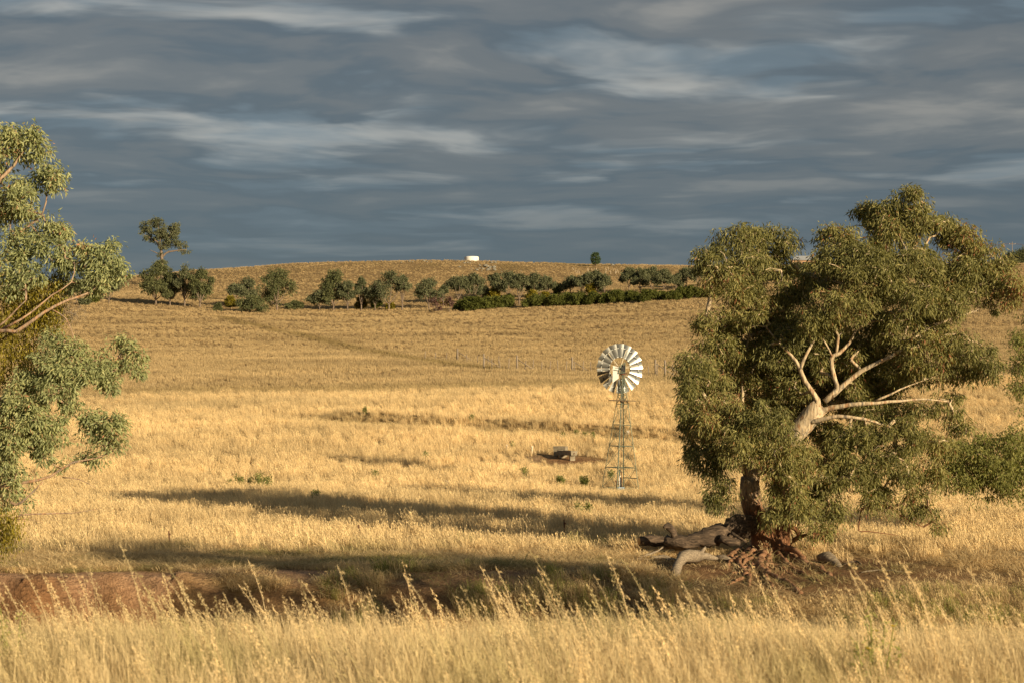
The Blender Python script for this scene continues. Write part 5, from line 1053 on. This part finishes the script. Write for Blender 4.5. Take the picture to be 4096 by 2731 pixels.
# ------------------------------------------------------------------ weeds
def weed(name, label, pos, h, n, mat, group=None, flower=False, spread=.5, leaf=.06):
    root = empty(name, pos, label, 'plant', group); st = MB(); C = []; tips = []
    for k in range(n):
        a = rng.uniform(0, 6.28); d = np.array([math.cos(a) * spread * rng.random(), math.sin(a) * spread * rng.random(), 1.0]); hh = h * rng.uniform(.6, 1.0)
        P = [np.zeros(3) - (0, 0, .05), d * hh * .5, d * hh]; st.tube(P, [.006, .005, .003], 4, False); tips.append(P[2])
        for t in np.linspace(.25, 1, 6): C.append(d * hh * t)
    st.build('stem', M[mat], root); lv = MB(); leaves(lv, np.array(C), np.full(len(C), leaf * .9), 9, leaf, leaf * .35, -.2, 1.0); lv.build('foliage', M[mat], root, smooth=False)
    if flower:
        for p in tips[:max(2, n // 3)]:
            f = MB(); aa = np.linspace(0, 2 * np.pi, 9)[:-1]
            for a in aa: f.add([p, p + np.array([math.cos(a - .25) * .014, math.sin(a - .25) * .014, .008]), p + np.array([math.cos(a) * .022, math.sin(a) * .022, .01]), p + np.array([math.cos(a + .25) * .014, math.sin(a + .25) * .014, .008])], [[0, 1, 2, 3]])
            f.build('flower', M['flower'], root, smooth=False)
fg = lambda u, Y: on(u, Y)
weed('fireweed', 'green weed with small yellow flowers above the right of the wild oats', fg(3490, 8.8), .70, 10, 'fire', None, True, .35, .03)
weed('fireweed', 'small green weed at the left edge of the wild oats', fg(60, 9.6), .6, 5, 'fire', None, True, .3, .026)
weed('clover_sprig', 'small dark green sprig low in the oats', fg(520, 5.0), .48, 4, 'far_green', 'dark sprigs in the oats', False, .1, .03)
weed('clover_sprig', 'small dark green sprig low in the oats', fg(650, 4.9), .46, 4, 'far_green', 'dark sprigs in the oats', False, .1, .03)
TG = 'green thistles in the golden paddock'; tl = 'small green thistle standing in the golden grass'
for u, v, s, wh in ((1700, 1842, .45, 'alone on the open lit grass left of the trough posts'), (2052, 1800, .4, 'between the two pale timber posts'), (2310, 1752, .35, 'on the dark strip below the contour bank, beside two others'), (2340, 1760, .35, 'on the dark strip below the contour bank, middle of three'), (2372, 1768, .45, 'closest to the windmill on the dark strip below the contour bank'), (2252, 1760, .35, 'up the slope behind the cattle trough'), (1886, 1690, .4, 'on top of the contour bank'), (2100, 1915, .45, 'standing clear at the thin shadow below the trough'), (1500, 1918, .35, 'between the leafy weeds and the rusty stump post'), (2316, 2075, .45, 'in the long tree shadow beside the leaning picket'), (2350, 2072, .4, 'in the long tree shadow, right next to another thistle'), (1262, 2010, .45, 'inside the long tree shadow below the leafy weeds'), (2440, 1925, .4, 'just outside the windmill leg'), (1460, 1655, .35, 'at the pale end of the contour bank')):
    weed('thistle', 'small green thistle ' + wh, ground_at(u, v, 60), s * 1.5, 7, 'weed', TG, False, .35, .13)
for k, u in enumerate((925, 960, 1000, 1030, 1060, 1085)):
    weed('leafy_weed', f'{ORD[k]} leafy green weed of the patch on the tree shadow, counting towards the windmill', ground_at(u, 1952 + (k % 2) * 5, 60) + np.array([0, rng.normal(0, .3), 0]), (.45, .8, .55, .95, .7, .4)[k], (5, 9, 6, 10, 8, 4)[k], 'weed', 'patch of leafy weeds at the edge of the tree shadow', False, .6, .13)
for u, v, lab in ((2338, 1950, 'bright green grass tussock left of the windmill foot'), (2245, 1948, 'small yellowish tussock between the trough and the windmill')):
    weed('tussock', lab, ground_at(u, v, 60), .62, 26, 'weed', None, False, .55, .10)
